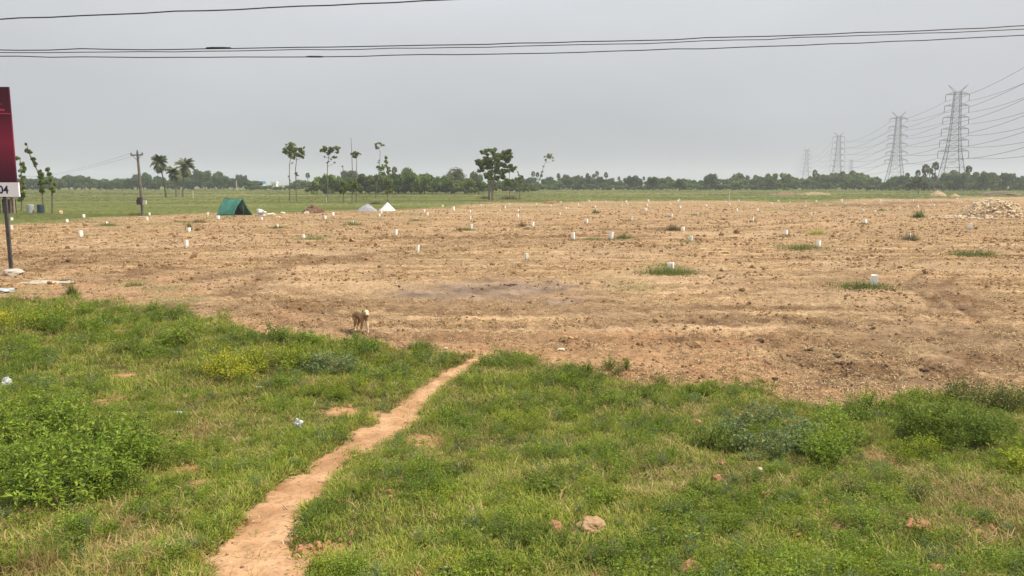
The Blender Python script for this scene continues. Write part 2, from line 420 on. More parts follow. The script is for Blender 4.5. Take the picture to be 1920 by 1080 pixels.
def ground_material():
    m, nt, N, L = newmat('ground_soil')
    o = N('ShaderNodeOutputMaterial'); b = N('ShaderNodeBsdfPrincipled')
    b.inputs['Roughness'].default_value = 0.95; b.inputs['Specular IOR Level'].default_value = 0.1
    geo = N('ShaderNodeNewGeometry')
    def noise(scale, det=5, rough=0.6, sc=None):
        n = N('ShaderNodeTexNoise'); n.inputs['Scale'].default_value = scale; n.inputs['Detail'].default_value = det; n.inputs['Roughness'].default_value = rough
        if sc:
            mp = N('ShaderNodeMapping'); mp.inputs['Scale'].default_value = sc
            L(geo.outputs['Position'], mp.inputs[0]); L(mp.outputs[0], n.inputs['Vector'])
        else: L(geo.outputs['Position'], n.inputs['Vector'])
        return n.outputs['Fac']
    def mix(f, a, c, amt=None):
        x = N('ShaderNodeMixRGB')
        if isinstance(f, float): x.inputs[0].default_value = f
        else: L(f, x.inputs[0])
        for i, v in ((1, a), (2, c)):
            if isinstance(v, tuple): x.inputs[i].default_value = (*v, 1)
            else: L(v, x.inputs[i])
        return x.outputs[0]
    def mrange(f, a, c, lo=0.0, hi=1.0):
        r = N('ShaderNodeMapRange'); r.inputs['From Min'].default_value = a; r.inputs['From Max'].default_value = c
        r.inputs['To Min'].default_value = lo; r.inputs['To Max'].default_value = hi
        L(f, r.inputs['Value']); return r.outputs[0]
    def attr(n):
        a = N('ShaderNodeAttribute'); a.attribute_name = n; return a.outputs['Fac']
    big = noise(0.10, 4); mid = noise(0.8, 6, 0.65); fine = noise(9.0, 5, 0.7); streak = noise(0.5, 5, 0.6, (0.35, 1.6, 1))
    tan = ramp(N, [(0.30, (0.40, 0.252, 0.130)), (0.5, (0.51, 0.338, 0.182)), (0.72, (0.60, 0.42, 0.24))]); L(mid, tan.inputs[0])
    col = mix(mrange(big, 0.42, 0.66, 0, 0.6), tan.outputs[0], (0.46, 0.275, 0.135))
    col = mix(mrange(streak, 0.52, 0.66, 0, 0.45), col, (0.27, 0.165, 0.085))
    f2 = noise(24.0, 4, 0.7); flk = noise(2.4, 6, 0.78, (0.75, 1.0, 1)); far = noise(0.42, 6, 0.8, (0.8, 1.0, 1)); mid2 = noise(5.0, 5, 0.75, (0.7, 1.0, 1))
    col = mix(mrange(f2, 0.52, 0.60, 0, 0.72), col, (0.16, 0.095, 0.046))            # crumbs and rotted straw
    col = mix(mrange(fine, 0.51, 0.58, 0, 0.76), col, (0.17, 0.10, 0.048))
    col = mix(mrange(mid2, 0.53, 0.60, 0, 0.78), col, (0.155, 0.09, 0.044))
    col = mix(mrange(flk, 0.535, 0.61, 0, 0.78), col, (0.165, 0.098, 0.048))
    col = mix(mrange(far, 0.545, 0.62, 0, 0.66), col, (0.185, 0.112, 0.056))
    col = mix(mrange(f2, 0.42, 0.30, 0, 0.6), col, (0.60, 0.44, 0.26))                # pale straw
    col = mix(mrange(mid2, 0.40, 0.28, 0, 0.5), col, (0.58, 0.42, 0.24))
    col = mix(mrange(noise(0.22, 5, 0.65), 0.54, 0.66, 0, 0.35), col, (0.27, 0.235, 0.10))   # faint green regrowth
    def fur(rot, loc):                                                    # grader streaks
        n = N('ShaderNodeTexNoise'); n.inputs['Scale'].default_value = 1.0; n.inputs['Detail'].default_value = 5; n.inputs['Roughness'].default_value = 0.6
        mp = N('ShaderNodeMapping'); mp.inputs['Rotation'].default_value = (0, 0, rot); mp.inputs['Location'].default_value = loc; mp.inputs['Scale'].default_value = (0.05, 1.1, 1)
        mp.vector_type = 'TEXTURE' if False else 'POINT'
        L(geo.outputs['Position'], mp.inputs[0]); L(mp.outputs[0], n.inputs['Vector']); return n.outputs['Fac']
    for rot, loc in ((-0.35, (0, 3, 0)), (0.12, (9, 1, 0))):
        fz = fur(rot, loc)
        col = mix(mrange(fz, 0.53, 0.60, 0, 0.55), col, (0.20, 0.125, 0.068))
        col = mix(mrange(fz, 0.46, 0.38, 0, 0.34), col, (0.60, 0.42, 0.265))
    col = mix(mrange(attr('red'), 0, 1, 0, 0.5), col, mix(mrange(fine, 0.35, 0.6), (0.46, 0.235, 0.118), (0.24, 0.125, 0.066)))
    col = mix(mrange(attr('pale'), 0, 1, 0, 0.5), col, mix(mrange(fine, 0.40, 0.62), (0.54, 0.385, 0.245), (0.36, 0.24, 0.14)))
    col = mix(mrange(noise(0.16, 5, 0.6), 0.48, 0.62, 0, 0.5), col, mix(mrange(fine, 0.40, 0.62), (0.38, 0.275, 0.17), (0.21, 0.145, 0.085)))
    col = mix(mrange(attr('track'), 0, 1, 0, 0.85), col, mix(mrange(mid2, 0.35, 0.6), (0.235, 0.14, 0.075), (0.10, 0.058, 0.032)))
    col = mix(mrange(attr('dark'), 0, 1, 0, 0.55), col, mix(mrange(mid2, 0.38, 0.58), (0.29, 0.195, 0.115), (0.15, 0.095, 0.056)))
    mud = attr('mud'); col = mix(mud, col, mix(mrange(fine, 0.35, 0.65), (0.095, 0.055, 0.028), (0.245, 0.148, 0.078)))
    col = mix(attr('greymud'), col, mix(mrange(mid, 0.38, 0.6), (0.15, 0.105, 0.075), (0.29, 0.21, 0.15)))
    col = mix(mrange(attr('green'), 0, 1, 0, 0.55), col, (0.17, 0.17, 0.065))
    # soil below the verge grass
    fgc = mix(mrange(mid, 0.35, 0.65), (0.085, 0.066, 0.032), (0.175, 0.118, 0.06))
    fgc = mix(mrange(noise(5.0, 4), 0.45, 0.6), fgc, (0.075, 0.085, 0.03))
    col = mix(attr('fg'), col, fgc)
    bare = mix(mrange(fine, 0.3, 0.7), (0.36, 0.19, 0.09), (0.54, 0.32, 0.165))
    col = mix(attr('bare'), col, bare)
    col = mix(attr('path'), col, mix(mrange(fine, 0.35, 0.65), (0.45, 0.265, 0.135), (0.59, 0.38, 0.21)))
    # far meadow
    mz = noise(0.06, 5, 0.6, (0.35, 1.0, 1)); mz2 = noise(0.02, 4, 0.6, (0.3, 1.6, 1))
    mc = ramp(N, [(0.32, (0.072, 0.083, 0.020)), (0.5, (0.110, 0.128, 0.031)), (0.7, (0.165, 0.170, 0.052))]); L(mz, mc.inputs[0])
    mcol = mix(mrange(mz2, 0.52, 0.64, 0, 0.7), mc.outputs[0], (0.22, 0.195, 0.09))
    mcol = mix(mrange(noise(0.7, 5), 0.53, 0.66, 0, 0.5), mcol, (0.075, 0.08, 0.028))
    col = mix(attr('meadow'), col, mcol)
    L(col, b.inputs['Base Color'])
    bp = N('ShaderNodeBump'); bp.inputs['Strength'].default_value = 0.8; bp.inputs['Distance'].default_value = 0.06
    L(noise(11, 6, 0.75), bp.inputs['Height']); L(bp.outputs[0], b.inputs['Normal'])
    L(b.outputs[0], o.inputs[0]); return m

def path_material():
    m, nt, N, L = newmat('path_sand')
    o = N('ShaderNodeOutputMaterial'); b = N('ShaderNodeBsdfPrincipled')
    b.inputs['Roughness'].default_value = 0.95; b.inputs['Specular IOR Level'].default_value = 0.1
    geo = N('ShaderNodeNewGeometry')
    n1 = N('ShaderNodeTexNoise'); n1.inputs['Scale'].default_value = 2.2; n1.inputs['Detail'].default_value = 6
    n2 = N('ShaderNodeTexNoise'); n2.inputs['Scale'].default_value = 26; n2.inputs['Detail'].default_value = 5
    n3 = N('ShaderNodeTexNoise'); n3.inputs['Scale'].default_value = 6.0; n3.inputs['Detail'].default_value = 6; n3.inputs['Roughness'].default_value = 0.7
    for n in (n1, n2, n3): L(geo.outputs['Position'], n.inputs['Vector'])
    r1 = ramp(N, [(0.3, (0.29, 0.155, 0.077)), (0.48, (0.40, 0.232, 0.124)), (0.7, (0.51, 0.32, 0.185))]); L(n1.outputs['Fac'], r1.inputs[0])
    mr = N('ShaderNodeMapRange'); mr.inputs['From Min'].default_value = 0.52; mr.inputs['From Max'].default_value = 0.66; mr.inputs['To Max'].default_value = 0.62
    L(n3.outputs['Fac'], mr.inputs['Value'])
    mx = N('ShaderNodeMixRGB'); mx.inputs[2].default_value = (0.27, 0.145, 0.072, 1)
    L(mr.outputs[0], mx.inputs[0]); L(r1.outputs[0], mx.inputs[1])
    mr2 = N('ShaderNodeMapRange'); mr2.inputs['From Min'].default_value = 0.53; mr2.inputs['From Max'].default_value = 0.66; mr2.inputs['To Max'].default_value = 0.6
    L(n2.outputs['Fac'], mr2.inputs['Value'])
    mx2 = N('ShaderNodeMixRGB'); mx2.inputs[2].default_value = (0.20, 0.12, 0.065, 1)
    L(mr2.outputs[0], mx2.inputs[0]); L(mx.outputs[0], mx2.inputs[1]); L(mx2.outputs[0], b.inputs['Base Color'])
    bp = N('ShaderNodeBump'); bp.inputs['Strength'].default_value = 0.5; bp.inputs['Distance'].default_value = 0.015
    L(n2.outputs['Fac'], bp.inputs['Height']); L(bp.outputs[0], b.inputs['Normal'])
    L(b.outputs[0], o.inputs[0]); return m

M_GROUND = ground_material()
M_PATH = path_material()
STRAW = (0.40, 0.285, 0.115)
M_GRASS = leafmat('grass_blades', [(0.0, (0.030, 0.060, 0.006)), (0.4, (0.120, 0.182, 0.015)), (0.75, (0.245, 0.315, 0.034)), (1.0, (0.41, 0.42, 0.08))], 0.42, STRAW, 0.33, tonew=1.0)
M_DRYGRASS = leafmat('dry_grass_blades', [(0.0, (0.18, 0.125, 0.045)), (0.5, (0.36, 0.26, 0.105)), (1.0, (0.55, 0.43, 0.21))], 0.25)
M_CREEP = leafmat('creeper_leaves', [(0.0, (0.070, 0.112, 0.012)), (0.5, (0.165, 0.225, 0.022)), (1.0, (0.31, 0.36, 0.05))], 0.35)
M_FEATHER = leafmat('feathery_leaves', [(0.0, (0.040, 0.085, 0.008)), (0.5, (0.135, 0.215, 0.020)), (1.0, (0.30, 0.38, 0.045))], 0.33, tonew=0.8)
M_BROAD = leafmat('broad_leaves', [(0.0, (0.055, 0.100, 0.012)), (0.5, (0.125, 0.185, 0.022)), (1.0, (0.24, 0.30, 0.048))], 0.38, tonew=0.8)
M_BLUEGREEN = leafmat('bluegreen_leaves', [(0.0, (0.065, 0.105, 0.036)), (0.5, (0.125, 0.175, 0.062)), (1.0, (0.22, 0.275, 0.115))], 0.33, tonew=0.8)
M_LIME = leafmat('lime_leaves', [(0.0, (0.13, 0.19, 0.012)), (0.5, (0.27, 0.33, 0.022)), (1.0, (0.46, 0.43, 0.035))], 0.4)
M_YELLOW = leafmat('yellow_leaves', [(0.0, (0.22, 0.27, 0.02)), (0.5, (0.46, 0.45, 0.03)), (1.0, (0.75, 0.62, 0.04))], 0.4)
M_STUBBLE = leafmat('stubble_straw', [(0.0, (0.075, 0.044, 0.020)), (0.4, (0.19, 0.115, 0.054)), (0.7, (0.36, 0.24, 0.12)), (1.0, (0.56, 0.42, 0.24))], 0.0, rough=0.9, tonew=0.9)
M_CLOD = leafmat('soil_clod', [(0.0, (0.11, 0.064, 0.032)), (0.5, (0.24, 0.145, 0.072)), (1.0, (0.44, 0.29, 0.155))], 0.0, rough=0.95)
M_DARKCLOD = plain('dark_clod', (0.085, 0.05, 0.032), 0.95, 0.5, 14)
M_BROWNCLOD = plain('brown_clod', (0.135, 0.082, 0.046), 0.95, 0.5, 14)
M_REDCLOD = plain('red_clod', (0.40, 0.20, 0.105), 0.95, 0.35, 20, bump=0.5)
M_MEADOW = leafmat('meadow_blades', [(0.0, (0.060, 0.074, 0.016)), (0.5, (0.108, 0.130, 0.029)), (1.0, (0.18, 0.185, 0.052))], 0.3, (0.21, 0.18, 0.085), 0.40, wscale=0.03)
M_STEM = plain('stem_green', (0.12, 0.14, 0.05), 0.8)
M_BARK = plain('bark', (0.16, 0.125, 0.095), 0.9, 0.4, 6)
M_PALEBARK = plain('pale_bark', (0.17, 0.14, 0.105), 0.9, 0.35, 5)
M_HEDGE = leafmat('hedge_leaves', [(0.0, (0.022, 0.055, 0.008)), (0.5, (0.082, 0.140, 0.018)), (1.0, (0.225, 0.30, 0.044))], 0.28, wscale=0.12, tonew=0.7)
M_TREE = leafmat('tree_leaves', [(0.0, (0.022, 0.052, 0.012)), (0.5, (0.062, 0.112, 0.022)), (1.0, (0.145, 0.205, 0.046))], 0.28, wscale=0.1, tonew=0.7)
M_TEAK = leafmat('sapling_leaves', [(0.0, (0.050, 0.090, 0.014)), (0.5, (0.125, 0.185, 0.030)), (1.0, (0.25, 0.30, 0.065))], 0.45, wscale=0.3, tonew=0.7)
M_OLIVE = leafmat('olive_leaves', [(0.0, (0.060, 0.072, 0.020)), (0.5, (0.105, 0.115, 0.032)), (1.0, (0.16, 0.17, 0.055))], 0.25, wscale=0.3)
M_PALM = leafmat('palm_fronds', [(0.0, (0.030, 0.048, 0.014)), (0.5, (0.070, 0.092, 0.028)), (1.0, (0.17, 0.18, 0.07))], 0.25, wscale=0.3, tonew=0.8)
M_STONE = None
M_STEEL = plain('galvanised_steel', (0.22, 0.23, 0.24), 0.55, 0.2, 1.0, metal=0.3)
M_INSUL = plain('insulator_glass', (0.12, 0.12, 0.13), 0.4)
M_WIRE = plain('conductor', (0.09, 0.09, 0.095), 0.5)
M_CABLE = plain('black_cable', (0.035, 0.035, 0.038), 0.6)
M_POST = plain('painted_post', (0.075, 0.068, 0.068), 0.6, 0.3, 4)
M_POLE = plain('weathered_pole', (0.155, 0.138, 0.122), 0.9, 0.4, 5)
M_WHITE = plain('white_print', (0.80, 0.78, 0.82), 0.6, 0.04, 3)
M_NAVY = plain('navy_print', (0.012, 0.013, 0.035), 0.6, 0.05)
M_CONC = plain('concrete', (0.42, 0.37, 0.31), 0.9, 0.3, 9, bump=0.4)

def stone_material():
    m, nt, N, L = newmat('whitewashed_stone')
    o = N('ShaderNodeOutputMaterial'); b = N('ShaderNodeBsdfPrincipled'); b.inputs['Roughness'].default_value = 0.85; b.inputs['Specular IOR Level'].default_value = 0.2
    tc = N('ShaderNodeTexCoord'); nz = N('ShaderNodeTexNoise'); nz.inputs['Scale'].default_value = 5; nz.inputs['Detail'].default_value = 6
    oi = N('ShaderNodeObjectInfo')
    L(tc.outputs['Object'], nz.inputs['Vector'])
    sx = N('ShaderNodeSeparateXYZ'); L(tc.outputs['Object'], sx.inputs[0])
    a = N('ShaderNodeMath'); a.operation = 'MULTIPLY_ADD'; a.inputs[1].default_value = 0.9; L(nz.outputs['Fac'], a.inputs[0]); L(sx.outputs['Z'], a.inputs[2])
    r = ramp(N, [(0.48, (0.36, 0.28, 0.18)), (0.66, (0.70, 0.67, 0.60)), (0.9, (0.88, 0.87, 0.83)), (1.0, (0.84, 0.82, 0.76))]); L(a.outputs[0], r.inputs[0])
    mx = N('ShaderNodeMixRGB'); mx.blend_type = 'MULTIPLY'; mx.inputs[0].default_value = 1
    rr = ramp(N, [(0.0, (0.80, 0.77, 0.70)), (0.6, (1, 1, 1))]); L(oi.outputs['Random'], rr.inputs[0])
    L(r.outputs[0], mx.inputs[1]); L(rr.outputs[0], mx.inputs[2]); L(mx.outputs[0], b.inputs['Base Color']); L(b.outputs[0], o.inputs[0]); return m
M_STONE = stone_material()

# ------------------------------------------------------------------ ground sheet
def build_ground():
    core = np.radians(np.linspace(-42, 42, 620))
    rest = np.radians(np.linspace(42, 318, 40))[1:-1]
    th = np.concatenate([core, rest])
    r1 = np.exp(np.arange(math.log(2.6), math.log(120), 0.0074))
    r2 = np.exp(np.linspace(math.log(120), math.log(3400), 60))[1:]
    rr = np.concatenate([[0.6, 1.2, 1.8, 2.2], r1, r2])
    nT, nR = len(th), len(rr)
    T, RR = np.meshgrid(th, rr)
    X = RR * np.sin(T); Y = RR * np.cos(T)
    x = X.ravel(); y = Y.ravel()
    front = (np.abs(np.where(T > math.pi, T - 2 * math.pi, T)) < math.radians(43)).ravel()
    mk = masks(x, y)
    for k in mk: mk[k] = np.where(front, mk[k], (smooth(4, 20, np.abs(x)) * 0 + 1.0) if k == 'fg' and False else mk[k])
    behind = (y < 1.0)
    mk['fg'] = np.where(behind, 1.0, mk['fg']); mk['meadow'] = np.where(behind, 0.0, mk['meadow'])
    z = np.where(front, H(x, y, mk), H(x, y, mk, detail=False))
    V = np.column_stack([x, y, z])
    idx = np.arange(nR * nT).reshape(nR, nT)
    a = idx[:-1, :]; b = np.roll(a, -1, 1); c = idx[1:, :]; d = np.roll(c, -1, 1)
    F = np.stack([a, c, d, b], -1).reshape(-1, 4)[:, ::-1]
    me = bpy.data.meshes.new('ground')
    me.vertices.add(len(V) + 1)
    V = np.vstack([V, [0, 0, float(emb(0))]])
    me.vertices.foreach_set('co', V.ravel())
    cen = len(V) - 1
    tri = np.column_stack([idx[0, :], np.roll(idx[0, :], -1), np.full(nT, cen)])
    loops = np.concatenate([F.ravel(), tri.ravel()])
    me.loops.add(len(loops)); me.loops.foreach_set('vertex_index', loops.astype(np.int32))
    starts = np.concatenate([np.arange(len(F)) * 4, len(F) * 4 + np.arange(nT) * 3])
    me.polygons.add(len(starts)); me.polygons.foreach_set('loop_start', starts.astype(np.int32))
    me.update(calc_edges=True); me.validate()
    for k, v in mk.items():
        at = me.attributes.new(k, 'FLOAT', 'POINT')
        at.data.foreach_set('value', np.append(v, 1.0).astype(np.float32))
    me.polygons.foreach_set('use_smooth', np.ones(len(me.polygons), dtype=bool))
    me.materials.append(M_GROUND)
    bm_flip = me.polygons[len(me.polygons) // 3].normal.z < 0
    if bm_flip: me.flip_normals()
    o = link('ground', me); o['kind'] = 'structure'; return o
build_ground()

def build_path():
    P = PATH
    seg = np.hypot(np.diff(P[:, 0]), np.diff(P[:, 1])); s = np.concatenate([[0], np.cumsum(seg)])
    t = np.linspace(0, s[-1], 420)
    cx = np.interp(t, s, P[:, 0]); cy = np.interp(t, s, P[:, 1]); w = np.interp(t, s, P[:, 2])
    dx = np.gradient(cx); dy = np.gradient(cy); l = np.hypot(dx, dy); nx, ny = dy / l, -dx / l
    for arr in (nx, ny): arr[:] = np.convolve(np.pad(arr, 15, 'edge'), np.ones(31) / 31, 'valid')
    nc = 30
    k = np.linspace(-1.25, 1.25, nc)
    X = cx[:, None] + nx[:, None] * w[:, None] * k; Y = cy[:, None] + ny[:, None] * w[:, None] * k
    x, y = X.ravel(), Y.ravel()
    base = H(x, y, detail=False)
    e = np.abs(np.tile(k, len(t))) + (fbm(x * 3.5, y * 3.5, 5, 3) - 0.5) * 1.1 + (fbm(x * 12, y * 12, 73, 2) - 0.5) * 0.5
    z = base - 0.012 - 0.09 * smooth(0.75, 1.25, e) + (fbm(x * 6, y * 6, 71, 4) - 0.5) * 0.06 + (fbm(x * 25, y * 25, 72, 2) - 0.5) * 0.012
    z = z - 0.12 * np.repeat(smooth(s[-1] - 0.8, s[-1], t), nc)
    V = np.column_stack([x, y, z])
    idx = np.arange(len(V)).reshape(len(t), nc)
    F = np.stack([idx[:-1, :-1], idx[:-1, 1:], idx[1:, 1:], idx[1:, :-1]], -1).reshape(-1, 4)
    me = bpy.data.meshes.new('dirt_path'); me.from_pydata(V.tolist(), [], F.tolist())
    me.polygons.foreach_set('use_smooth', np.ones(len(F), dtype=bool)); me.materials.append(M_PATH); me.update()
    if me.polygons[100].normal.z < 0: me.flip_normals()
    o = link('dirt_path', me); o['kind'] = 'structure'
build_path()

# ------------------------------------------------------------------ haze
def build_haze():
    m, nt, N, L = newmat('haze_air')
    o = N('ShaderNodeOutputMaterial'); v = N('ShaderNodeVolumePrincipled')
    v.inputs['Color'].default_value = (*HAZE_COLOR, 1); v.inputs['Density'].default_value = HAZE_DENSITY; v.inputs['Anisotropy'].default_value = 0.1
    L(v.outputs[0], o.inputs['Volume'])
    b = MB(); b.box((0, 0, 30.0), (7400, 7400, 64.0))
    h = link('haze', b.mesh('haze', m)); h['kind'] = 'stuff'
    tag(h, 'pale grey haze that fades the far trees and pylons', 'haze')
build_haze()

# ------------------------------------------------------------------ scatter (stuff)
def make_tuft(nb, h, spread, wid, mat, lean=0.6, seg=3, name='tuft'):
    b = MB()
    for _ in range(nb):
        a = random.uniform(0, 2 * math.pi); rr = spread * math.sqrt(random.random()) * 0.6
        p = np.array([rr * math.cos(a), rr * math.sin(a), -0.015])
        az = a + random.gauss(0, 0.9); L = h * random.uniform(0.5, 1.15); tilt = random.uniform(0.1, lean)
        w = wid * random.uniform(0.7, 1.2)
        side = np.array([-math.sin(az), math.cos(az), 0]) * w / 2
        pts = [p]; ang = tilt
        for k in range(seg):
            d = np.array([math.cos(az) * math.sin(ang), math.sin(az) * math.sin(ang), math.cos(ang)])
            pts.append(pts[-1] + d * L / seg); ang += random.uniform(0.1, 0.55)
        tone = random.random(); vs = []; fs = []
        for k in range(seg):
            f = 1 - (k / seg) ** 2 * 0.7
            vs += [pts[k] - side * f, pts[k] + side * f]
        vs.append(pts[-1])
        for k in range(seg - 1): fs.append((2 * k, 2 * k + 1, 2 * k + 3, 2 * k + 2))
        fs.append((2 * seg - 2, 2 * seg - 1, 2 * seg))
        b.add(vs, fs, tone)
    return b.mesh(name, mat)
def make_creeper(n, rad, h, L, mat, name='creeper'):
    b = MB()
    a = RNG.random(n) * 2 * math.pi; r = rad * np.sqrt(RNG.random(n))
    pos = np.column_stack([r * np.cos(a), r * np.sin(a), h * RNG.random(n) * (1 - (r / rad) ** 2 * 0.6)])
    ax = unit(np.column_stack([np.cos(a) + RNG.normal(0, .6, n), np.sin(a) + RNG.normal(0, .6, n), RNG.normal(0.1, 0.35, n)]))
    nr = unit(np.column_stack([RNG.normal(0, .4, n), RNG.normal(0, .4, n), np.ones(n)]))
    LL = L * RNG.uniform(0.6, 1.3, n)
    b.quads(leaf_quads(pos, ax, nr, LL, LL * 0.62, 0.15))
    return b.mesh(name, mat)
def make_straw(n, rad, L, wid, mat, tilt=0.35, name='straw'):
    b = MB()
    for _ in range(n):
        a = random.uniform(0, 6.283); r = rad * math.sqrt(random.random()); az = random.uniform(0, 6.283); el = abs(random.gauss(0, tilt))
        p = Vector((r * math.cos(a), r * math.sin(a), random.uniform(-0.005, 0.025)))
        d = Vector((math.cos(az) * math.cos(el), math.sin(az) * math.cos(el), math.sin(el))) * L * random.uniform(0.4, 1.2)
        sdir = Vector((-math.sin(az), math.cos(az), random.uniform(-.3, .3))) * wid * random.uniform(.5, 1.3)
        q = p + d; mid = (p + q) / 2 + Vector((0, 0, random.uniform(0, .012)))
        b.add([p - sdir, p + sdir, mid + sdir, q, mid - sdir], [(0, 1, 2, 4), (4, 2, 3)], random.random())
    return b.mesh(name, mat)
def make_clod(rad, mat, name='clod', seed=0, sub=1, flat=0.7, jag=0.35):
    bm = bmesh.new(); bmesh.ops.create_icosphere(bm, subdivisions=sub, radius=rad)
    rg = random.Random(seed)
    off = Vector((rg.random() * 50, rg.random() * 50, rg.random() * 50))
    from mathutils import noise as mn
    for v in bm.verts:
        n = mn.noise(v.co / rad * 1.3 + off)
        n2 = mn.noise(v.co / rad * 3.1 + off)
        v.co *= 1 + jag * n + jag * 0.5 * n2
        v.co.z = v.co.z * flat + rad * 0.15
    me = bpy.data.meshes.new(name); bm.to_mesh(me); bm.free()
    at = me.attributes.new('tone', 'FLOAT', 'FACE')
    at.data.foreach_set('value', np.array([rg.random() for _ in me.polygons], dtype=np.float32))
    me.materials.append(mat); return me
def coll_of(name, meshes):
    c = bpy.data.collections.new(name)
    for i, me in enumerate(meshes):
        o = bpy.data.objects.new('%s_piece' % name, me); c.objects.link(o)
    return c
def scatter(name, coll, x, y, z, rot, scl, label, cat):
    n = len(x)
    me = bpy.data.meshes.new(name)
    me.vertices.add(n); me.vertices.foreach_set('co', np.column_stack([x, y, z]).astype(np.float32).ravel())
    a = me.attributes.new('turn', 'FLOAT_VECTOR', 'POINT'); a.data.foreach_set('vector', rot.astype(np.float32).ravel())
    a = me.attributes.new('size', 'FLOAT', 'POINT'); a.data.foreach_set('value', scl.astype(np.float32))
    a = me.attributes.new('pick', 'INT', 'POINT'); a.data.foreach_set('value', RNG.integers(0, len(coll.objects), n).astype(np.int32))
    o = link(name, me)
    ng = bpy.data.node_groups.new(name + '_scatter', 'GeometryNodeTree')
    ng.interface.new_socket('Geometry', in_out='INPUT', socket_type='NodeSocketGeometry')
    ng.interface.new_socket('Geometry', in_out='OUTPUT', socket_type='NodeSocketGeometry')
    N, L = ng.nodes.new, ng.links.new
    gi = N('NodeGroupInput'); go = N('NodeGroupOutput'); ip = N('GeometryNodeInstanceOnPoints'); ci = N('GeometryNodeCollectionInfo')
    ci.inputs['Collection'].default_value = coll; ci.inputs['Separate Children'].default_value = True; ci.inputs['Reset Children'].default_value = True
    def na(nm, t):
        q = N('GeometryNodeInputNamedAttribute'); q.data_type = t; q.inputs['Name'].default_value = nm; return q.outputs['Attribute']
    L(gi.outputs[0], ip.inputs['Points']); L(ci.outputs[0], ip.inputs['Instance']); ip.inputs['Pick Instance'].default_value = True
    L(na('pick', 'INT'), ip.inputs['Instance Index']); L(na('size', 'FLOAT'), ip.inputs['Scale'])
    e2r = N('FunctionNodeEulerToRotation'); L(na('turn', 'FLOAT_VECTOR'), e2r.inputs[0]); L(e2r.outputs[0], ip.inputs['Rotation'])
    L(ip.outputs[0], go.inputs[0])
    md = o.modifiers.new('scatter', 'NODES'); md.node_group = ng
    tag(o, label, cat, kind='stuff'); return o
def fan_points(n, y0, y1, half=0.80, power=1.0):
    """points in the wedge in front of the road; power 1 = density falling as 1/y^2 ... 0 = even"""
    u = RNG.uniform(-half, half, n)
    t = RNG.random(n)
    if power == 1.0: y = y0 * (y1 / y0) ** t
    elif power == 0.0: y = np.sqrt(y0 ** 2 + (y1 ** 2 - y0 ** 2) * t)
    else:
        e = 2 * (1 - power); y = (y0 ** e + (y1 ** e - y0 ** e) * t) ** (1 / e)
    return u * y, y
def rots(n, tilt=0.15):
    return np.column_stack([RNG.normal(0, tilt, n), RNG.normal(0, tilt, n), RNG.uniform(0, 6.283, n)])

RC = [(1242, 875, 15, 10, 'small orange clod alone in the grass left of the grey green clump'), (1145, 888, 13, 10, 'small dull red clod in dry grass left of the lone orange clod'),
 (1352, 874, 12, 9, 'small pink clod left of the pale stone'), (1344, 903, 16, 11, 'dark red clod below the small pink clod'), (1492, 898, 18, 12, 'reddish clod right of the pale stone'),
 (1440, 934, 27, 13, 'flat orange clod in front of the reddish clods by the pale stone'), (1475, 948, 16, 9, 'small red clod just right of the flat orange clod'),
 (1548, 952, 20, 11, 'orange clod in short grass left of the brick fragment'), (1570, 992, 22, 11, 'orange clod lying nearer, left below the brick fragment'),
 (1835, 907, 14, 9, 'small orange clod in the grass under the dark right clump'), (1860, 997, 22, 15, 'upright orange clod right of the brick fragment'),
 (1835, 1000, 20, 10, 'brown clod touching the upright orange clod'), (1618, 1026, 24, 14, 'brownish clod in grass below the nearer orange clod'),
 (1296, 1072, 38, 20, 'brown stone at the bottom edge right of centre'), (1470, 797, 15, 9, 'reddish clod on top of the grey green weed clump edge'),
 (1308, 794, 15, 8, 'pale orange clod in the grass left of the grey green clump top'), (222, 628, 17, 9, 'pale orange clod in the upper left verge'),
 (1043, 993, 24, 16, 'dark brown clod left of the bare earth lump'), (1655, 953, 8, 6, 'tiny orange clod above the brick fragment'), (1756, 1073, 30, 18, 'brown clod at the bottom edge on the right')]
def clear_of_clods(x, y):        # grass stays off the lumps that lie in it
    k = np.ones(len(x))
    for px, py, w, h in [c[:4] for c in RC] + [(1108, 985, 56, 20), (1718, 992, 54, 20), (1424, 884, 18, 10), (560, 806, 16, 16), (1065, 1000, 20, 10)]:
        g = gp(px, py + h * .35); r = w / FPX * g.y * .66
        k *= np.clip((np.hypot(x - g.x, (y - g.y) * .8) / r - .85) * 2.5, 0, 1)
    return k
# foreground grass
g_short = [make_tuft(20, 0.060, 0.10, 0.0075, M_GRASS, 1.35) for _ in range(5)] + [make_tuft(16, 0.095, 0.09, 0.0065, M_GRASS, 1.0) for _ in range(3)] + \
          [make_tuft(14, 0.075, 0.10, 0.005, M_DRYGRASS, 1.3)]
x, y = fan_points(150000, 3.4, 23, 0.86, 0.72)
mk = masks(x, y)
pd = mk['path']
lush = fbm(x * 0.9, y * 0.9, 81, 3); edge = np.maximum(0, 1 - np.abs(pathd(x, y) - 1.35) / 0.5)
den = np.maximum(mk['fg'] * (1 - pd), .16 * pd * smooth(.48, .6, fbm(x * 3, y * 3, 84, 3)) * (y < 11)) * (1 - 0.9 * mk['bare']) * np.clip(0.25 + 1.7 * (fbm(x * 2.6, y * 2.6, 82, 3) - 0.22) + edge * 0.4, 0.06, 1)
keep = RNG.random(len(x)) < den * clear_of_clods(x, y)
x, y = x[keep], y[keep]; lush = lush[keep]; edge = edge[keep]
sc = (0.55 + 0.9 * lush + 0.25 * edge) * RNG.uniform(0.65, 1.25, len(x)) * np.clip(y / 9, 0.9, 1.5)
scatter('verge_grass', coll_of('grass_tuft', g_short), x, y, H(x, y), rots(len(x)), sc, 'short rough grass covering the roadside verge', 'grass')
NG = len(x)
